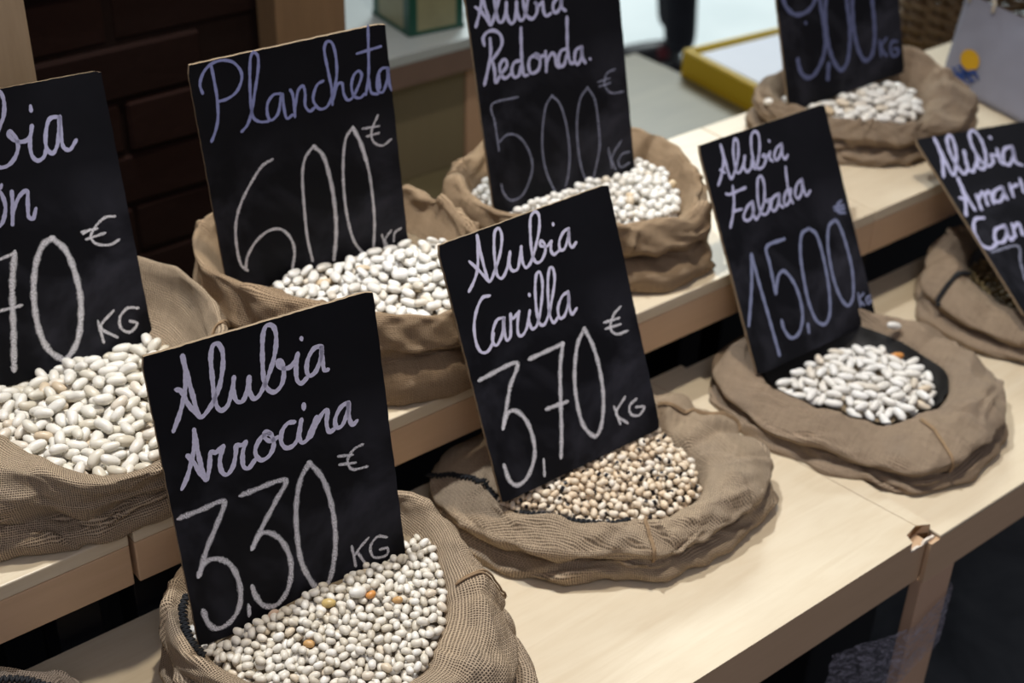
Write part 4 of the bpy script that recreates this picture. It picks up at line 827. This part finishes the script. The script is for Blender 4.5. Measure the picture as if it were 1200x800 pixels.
def heap(key, name, label, group, poly, zf, dims, bend, mats, seed, floor, eye=False, lump=0.0, nmax=2000, behind=False, layers=2.6, rise=.6, sizes=.10, cell=None):
    """drops beans one by one onto a height field, each coming to rest on those below; returns the single ones"""
    rs = np.random.RandomState(seed); a, b, c = dims; g = cell or min(b, c) / 3.4
    xs = [p[0] for p in poly]; ys = [p[1] for p in poly]; x0, x1, y0, y1 = min(xs) - .02, max(xs) + .02, min(ys) - .02, max(ys) + .02
    nx, ny = int((x1 - x0) / g) + 1, int((y1 - y0) / g) + 1; gx = x0 + np.arange(nx) * g; gy = y0 + np.arange(ny) * g
    GX, GY = np.meshgrid(gx, gy, indexing='ij'); TZ = zf(GX, GY)
    H = TZ - layers * 2 * c * .8; H = np.maximum(H, floor)
    Hs = H.copy()
    IN = np.array([[inside(poly, X_, Y_) for Y_ in gy] for X_ in gx])
    cs = []
    while len(cs) < 6000:
        x = rs.uniform(min(xs), max(xs)); y = rs.uniform(min(ys), max(ys))
        if inside(poly, x, y): cs.append((x, y))
    cs = np.array(cs); ci = ((cs[:, 0] - x0) / g).astype(int); cj = ((cs[:, 1] - y0) / g).astype(int); ctz = TZ[ci, cj]
    vars_ = [bean_mesh(name, a, b, c, bend * q, mats, eye and i < 3, lump, seed + i) for i, q in enumerate((.7, 1.0, 1.3, .4, 1.0, .85))]
    beans = []; fails = 0; R = int((a * 1.15) / g) + 1
    ox, oy = np.meshgrid(np.arange(-R, R + 1) * g, np.arange(-R, R + 1) * g, indexing='ij')
    while len(beans) < nmax and fails < 250:
        k = rs.randint(0, len(cs), 9); lev = H[ci[k], cj[k]] - ctz[k]; q = k[np.argmin(lev)]
        i, j = int(ci[q]), int(cj[q])
        sc = 1 + rs.uniform(-1, 1) * sizes; A, B, Cc = a * sc, b * sc, c * sc
        yaw = rs.rand() * 2 * np.pi; ca, sa = math.cos(yaw), math.sin(yaw)
        u = (ox * ca + oy * sa) / A; v = (-ox * sa + oy * ca) / B; rr = u * u + v * v; mk = rr < 1; arch = np.sqrt(1 - rr[mk]) * Cc
        def rest(i_, j_):
            if i_ - R < 0 or j_ - R < 0 or i_ + R >= nx or j_ + R >= ny or not IN[i_, j_]: return 1e9
            return (H[i_ - R:i_ + R + 1, j_ - R:j_ + R + 1][mk] + arch).max() - .35 * (TZ[i_, j_] - TZ[0, 0])
        cur = rest(i, j); stp = 2
        for _ in range(7):                                   # roll downhill until it is held
            nb = [(rest(i + di * stp, j + dj * stp), i + di * stp, j + dj * stp) for di, dj in ((1, 0), (-1, 0), (0, 1), (0, -1))]
            m_ = min(nb)
            if m_[0] < cur - 1e-5: cur, i, j = m_
            elif stp > 1: stp = 1
            else: break
        if cur > 1e8: fails += 1; continue
        x, y = gx[i], gy[j]; ax = ay = 0.0
        u = ((ox + ax) * ca + (oy + ay) * sa) / A; v = (-(ox + ax) * sa + (oy + ay) * ca) / B
        rr = u * u + v * v; mk = rr < 1; ph = H[i - R:i + R + 1, j - R:j + R + 1]
        hh = ph[mk]; uu = u[mk]; vv = v[mk]; if_ = np.sqrt(1 - rr[mk]) * Cc
        su = (hh * uu).sum() / max((uu * uu).sum(), 1e-6); sv = (hh * vv).sum() / max((vv * vv).sum(), 1e-6)
        lim = .55 * A; su = float(np.clip(su * .9, -lim, lim)); sv = float(np.clip(sv * .8, -.5 * B, .5 * B))
        zc = float((hh - su * uu - sv * vv + if_).max())
        if zc + Cc > TZ[i, j] + rise * 2 * c * rs.uniform(.6, 1): fails += 1; continue
        dd, lw, lh = sign_side(key, x, y, zc)
        hw_ = SIGNS[key]['W']
        if -.004 < lw < hw_ + .004 and lh < (.280 if key == 'car' else .289) and -(A * .8 + .001) < dd < A * .8 + .005:
            # lie along the board instead of through it
            if -(B + .001) < dd < B + .005: fails += .2; continue
            wv = SIGNS[key]['w']; yaw = math.atan2(wv[1], wv[0]) + rs.uniform(-.25, .25); ca, sa = math.cos(yaw), math.sin(yaw)
            u = ((ox + ax) * ca + (oy + ay) * sa) / A; v = (-(ox + ax) * sa + (oy + ay) * ca) / B; rr = u * u + v * v; mk = rr < 1; uu = u[mk]; vv = v[mk]; if_ = np.sqrt(1 - rr[mk]) * Cc; hh = ph[mk]
            su = sv = 0.0; zc = float((hh + if_).max())
            if zc + Cc > TZ[i, j] + rise * 2 * c: fails += 1; continue
        if dd > 0 and not behind and lh < .268: fails += .1; continue
        fails = max(0, fails - 1)
        top = zc + su * uu + sv * vv + if_; ph[mk] = np.maximum(hh, top)
        beans.append((x, y, zc, yaw, su / A, sv / B, sc, zc + Cc, i, j))
    # which ones show, and which of those show largest
    show = []
    for n_, bn in enumerate(beans):
        px, py, d = project(bn[:3]); over = H[bn[8], bn[9]] - bn[7]
        if over < .25 * c and -25 < px < 1225 and -25 < py < 825 and sign_side(key, *bn[:3])[0] < .004: show.append((d + over * 8, n_))
    show.sort(); single = set(n_ for _, n_ in show[:300]); res = []
    rest = bmesh.new(); r2 = random.Random(seed)
    root = SK[key].root; VV, FF, MI = [], [], []; base = 0; cache = {}
    for n_, (x, y, z, yaw, tu, tv, sc, _, i, j) in enumerate(beans):
        me = r2.choice(vars_)
        flip = r2.choice((0, math.pi)) if not eye else r2.choice((0, math.pi, math.pi / 3, -math.pi / 4, -math.pi / 2.2))
        Mx = Matrix.Translation((x, y, z)) @ Matrix.Rotation(yaw, 4, 'Z') @ Matrix.Rotation(-math.atan(tu), 4, 'Y') @ Matrix.Rotation(math.atan(tv), 4, 'X') @ Matrix.Rotation(flip, 4, 'Z' if (eye and flip == math.pi) else 'X') @ Matrix.Scale(sc, 4)
        if n_ in single:
            o = bpy.data.objects.new(name, me); COL.objects.link(o); o.matrix_world = Mx; o['label'] = label; o['category'] = 'bean'; o['group'] = group; res.append(o)
        else:
            if me.name not in cache:
                v = np.empty(len(me.vertices) * 3); me.vertices.foreach_get('co', v)
                cache[me.name] = (v.reshape(-1, 3), [tuple(p.vertices) for p in me.polygons], [p.material_index for p in me.polygons])
            v, fcs, mi = cache[me.name]; mm = np.array(Mx)
            VV.append(v @ mm[:3, :3].T + mm[:3, 3]); FF += [tuple(q + base for q in f_) for f_ in fcs]; MI += mi; base += len(v)
    # the heap below: the remaining beans and the mound they lie on
    if VV:
        me = bpy.data.meshes.new(name + '_heap'); me.from_pydata(np.vstack(VV).tolist(), [], FF); me.polygons.foreach_set('material_index', MI)
        rest.free()
        o = link(name + '_heap', me, mats, None, True); tag(o, label.split(' in ')[0] + ' beneath and behind, filling the ' + group.split(' the ', 1)[-1], 'beans', None, 'stuff')
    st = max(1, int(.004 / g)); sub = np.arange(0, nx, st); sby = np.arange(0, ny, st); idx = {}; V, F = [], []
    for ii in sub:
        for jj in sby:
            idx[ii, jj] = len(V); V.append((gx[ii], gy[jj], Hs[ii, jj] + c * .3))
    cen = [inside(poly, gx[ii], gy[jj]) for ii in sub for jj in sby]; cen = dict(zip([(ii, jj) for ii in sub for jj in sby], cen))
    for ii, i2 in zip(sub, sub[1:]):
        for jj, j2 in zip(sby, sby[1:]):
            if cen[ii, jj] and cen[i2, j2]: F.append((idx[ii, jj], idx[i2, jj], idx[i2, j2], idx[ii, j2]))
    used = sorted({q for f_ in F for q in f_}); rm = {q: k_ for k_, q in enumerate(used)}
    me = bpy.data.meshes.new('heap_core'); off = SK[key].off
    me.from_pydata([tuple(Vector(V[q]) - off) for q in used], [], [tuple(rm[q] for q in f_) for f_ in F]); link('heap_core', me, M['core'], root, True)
    print('HEAP', name, len(beans), 'shown', len(show), 'single', len(res)); return res, beans
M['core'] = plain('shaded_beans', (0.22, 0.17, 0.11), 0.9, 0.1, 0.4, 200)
def near(objs, px, py):
    return min(objs, key=lambda o: (project(o.matrix_world.translation)[0] - px) ** 2 + (project(o.matrix_world.translation)[1] - py) ** 2)
def odd(objs, px, py, mat, name, label, scale=None):
    o = near(objs, px, py); objs.remove(o); me = o.data.copy(); me.name = name; me.materials[0] = mat; o.data = me; o.name = name; o['label'] = label
    if 'group' in o: del o['group']
    if scale: o.scale = [s_ * scale for s_ in o.scale]; o.location.z += .002
plane = lambda z0, gx_=0.0, gy_=0.0, cx=0.0, cy=0.0, dome=0.0, rad=.1: (lambda X, Y: z0 + gx_ * (X - cx) + gy_ * (Y - cy) + dome * np.clip(1 - ((X - cx) ** 2 + (Y - cy) ** 2) / rad ** 2, -.5, 1))
W1 = bean_mat('white_bean', [(0, (0.60, 0.54, 0.43)), (.35, (0.72, 0.67, 0.57)), (.92, (0.78, 0.75, 0.68)), (1, (0.64, 0.52, 0.36))], 0.36)
W2 = bean_mat('large_white_bean', [(0, (0.62, 0.56, 0.44)), (.2, (0.73, 0.69, 0.59)), (.9, (0.78, 0.75, 0.68)), (1, (0.60, 0.48, 0.33))], 0.33)
W3 = bean_mat('cream_bean', [(0, (0.68, 0.53, 0.36)), (.5, (0.76, 0.64, 0.48)), (1, (0.78, 0.71, 0.60))], 0.4)
W4 = bean_mat('pale_bean', [(0, (0.60, 0.53, 0.42)), (.12, (0.75, 0.72, 0.65)), (.93, (0.80, 0.79, 0.75)), (1, (0.62, 0.47, 0.28))], 0.4)
BR = bean_mat('brown_bean', [(0, (0.16, 0.10, 0.035)), (.5, (0.27, 0.19, 0.07)), (1, (0.10, 0.06, 0.025))], 0.4)
EYE = plain('black_eye', (0.012, 0.009, 0.009), 0.35, 0.4)
TAN = plain('tan_bean', (0.56, 0.33, 0.13), 0.35, 0.45, .15, 200); ORG = plain('orange_bean', (0.62, 0.27, 0.07), 0.35, 0.45, .15, 200)
YEL = plain('yellow_bean', (0.58, 0.42, 0.16), 0.35, 0.45, .15, 200); PNK = plain('pinkish_bean', (0.55, 0.40, 0.30), 0.4, 0.4, .1, 200)

A1, _ = heap('arro', 'small_bean', 'small oval white bean in the heap of the nearest sack, below the 3,30 sign', 'beans of the nearest sack',
    [(.374, .885), (.388, .812), (.426, .762), (.49, .722), (.524, .735), (.552, .755), (.578, .785), (.603, .84), (.605, .87), (.592, .90), (.38, .91)], (lambda X, Y: np.minimum(plane(.087, .10, .12, .49, .80, .012, .12)(X, Y), .1035)),
    (.0051, .0038, .0034), .08, [W1], 101, .03, nmax=1500)
odd(A1, 437, 683, ORG, 'orange_bean', 'single orange-brown bean near the KG end of the nearest sign, among small white beans')
odd(A1, 381, 711, YEL, 'yellow_bean', 'yellowish long bean in the nearest heap below the 3,30 sign', 1.2)
odd(A1, 321, 716, PNK, 'pinkish_bean', 'large pinkish-beige bean in the nearest heap, at the foot of the second 3', 1.35)
odd(A1, 361, 757, TAN, 'tan_bean', 'tan bean in the middle of the nearest heap')
odd(A1, 419, 663, W2, 'large_white_bean', 'oversized white bean leaning on the nearest sign below the K of KG', 1.5)
odd(A1, 470, 690, TAN, 'tan_bean', 'tan bean near the right rim of the nearest sack')
heap('left', 'kidney_bean', 'large white kidney bean in the heap at the left edge, below the 70 € sign', 'kidney beans heaped in the left sack',
    [(.392, .985), (.432, 1.003), (.468, 1.06), (.492, 1.12), (.508, 1.18), (.50, 1.235), (.28, 1.24), (.255, 1.19), (.268, 1.15), (.303, 1.09), (.326, 1.035), (.357, .995)], plane(.200, .02, .02, .39, 1.06, .010, .12),
    (.0098, .0057, .0052), .16, [W2], 202, .165, nmax=900)
heap('pla', 'flat_bean', 'flat white bean in the tall sack, below the 6,00 sign', 'flat beans of the tall sack',
    [(.585, 1.20), (.612, 1.125), (.652, 1.075), (.70, 1.037), (.758, 1.012), (.808, 1.05), (.828, 1.12), (.815, 1.20), (.75, 1.23), (.62, 1.24)], plane(.222, .03, .12, .74, 1.09, .010, .12),
    (.0086, .0054, .0038), .08, [W4], 303, .17, nmax=900)
heap('red', 'round_bean', 'round white bean in the sack of the 5,00 sign', 'round beans of the 5,00 sack',
    [(.928, 1.20), (.932, 1.165), (.965, 1.12), (1.005, 1.085), (1.05, 1.052), (1.09, 1.04), (1.122, 1.05), (1.15, 1.082), (1.163, 1.13), (1.145, 1.185), (1.0, 1.235), (.945, 1.22)], plane(.218, .0, .09, 1.07, 1.12, .012, .13),
    (.0056, .0050, .0046), .04, [W4], 404, .17, behind=True, nmax=1000)
heap('car', 'black_eyed_bean', 'cream black-eyed bean in the sack of the 3,70 sign', 'black-eyed beans of the 3,70 sack',
    [(.722, .880), (.757, .850), (.785, .812), (.823, .790), (.873, .780), (.915, .785), (.932, .815), (.932, .86), (.90, .885), (.73, .895)], plane(.060, .09, .34, .83, .83, .010, .10),
    (.0052, .0039, .0036), .16, [W3, EYE], 505, .015, eye=True, nmax=1200)
F1, _ = heap('fab', 'long_bean', 'long white bean on the black lining below the 15,00 sign', 'long beans below the 15,00 sign',
    [(1.15, .885), (1.165, .84), (1.185, .79), (1.205, .760), (1.245, .752), (1.295, .765), (1.318, .79), (1.322, .825), (1.295, .865), (1.25, .885)], plane(.034, .02, .10, 1.24, .81, .010, .09),
    (.0105, .0052, .0048), .14, [W4], 606, .0, nmax=260, layers=1.8)
odd(F1, 1047, 413, ORG, 'orange_bean', 'single orange bean near the far rim of the sack below the 15,00 sign')
heap('nine', 'broad_bean', 'broad pale bean in the top right sack below the 9,00 sign', 'broad beans of the top right sack',
    [(1.478, 1.225), (1.495, 1.165), (1.525, 1.115), (1.57, 1.085), (1.63, 1.082), (1.668, 1.12), (1.68, 1.15), (1.60, 1.17)], plane(.196, .02, .14, 1.58, 1.12, .010, .10),
    (.0108, .0070, .0048), .06, [W4], 707, .15, nmax=300, lump=.05, layers=1.8)
heap('am', 'brown_bean', 'small brown bean under the tilted sign at the right edge', 'brown beans at the right edge',
    [(1.60, .925), (1.56, .91), (1.545, .885), (1.54, .855), (1.545, .805), (1.58, .772), (1.66, .765), (1.70, .80), (1.70, .87), (1.66, .92)], plane(.030, -.02, .08, 1.60, .86, .0, .10),
    (.0046, .0035, .0032), .2, [BR], 808, .0, nmax=700, behind=True)
tag(bpy.data.objects.new('long_bean', bpy.data.objects['long_bean'].data), 'stray white bean lying on the cloth rim to the right of the 15,00 sign', 'bean')
sb_ = [o for o in bpy.data.objects if o.get('label', '').startswith('stray')][0]; COL.objects.link(sb_)
sb_.matrix_world = Matrix.Translation((1.335, .862, .060)) @ Matrix.Rotation(-.4, 4, 'Z') @ Matrix.Rotation(.3, 4, 'Y')

# dark linings that show round the heaps
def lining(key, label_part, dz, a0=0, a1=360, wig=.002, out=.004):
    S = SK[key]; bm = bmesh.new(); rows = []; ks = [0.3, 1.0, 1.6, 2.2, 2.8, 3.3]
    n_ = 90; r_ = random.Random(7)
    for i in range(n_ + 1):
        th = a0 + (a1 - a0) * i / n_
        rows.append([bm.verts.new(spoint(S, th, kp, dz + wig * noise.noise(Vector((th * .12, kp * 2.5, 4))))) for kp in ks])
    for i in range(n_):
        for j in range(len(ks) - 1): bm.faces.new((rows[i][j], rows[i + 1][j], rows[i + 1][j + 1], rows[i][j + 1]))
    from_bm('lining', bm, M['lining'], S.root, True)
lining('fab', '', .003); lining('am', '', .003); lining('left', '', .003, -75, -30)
bpy.context.view_layer.update()
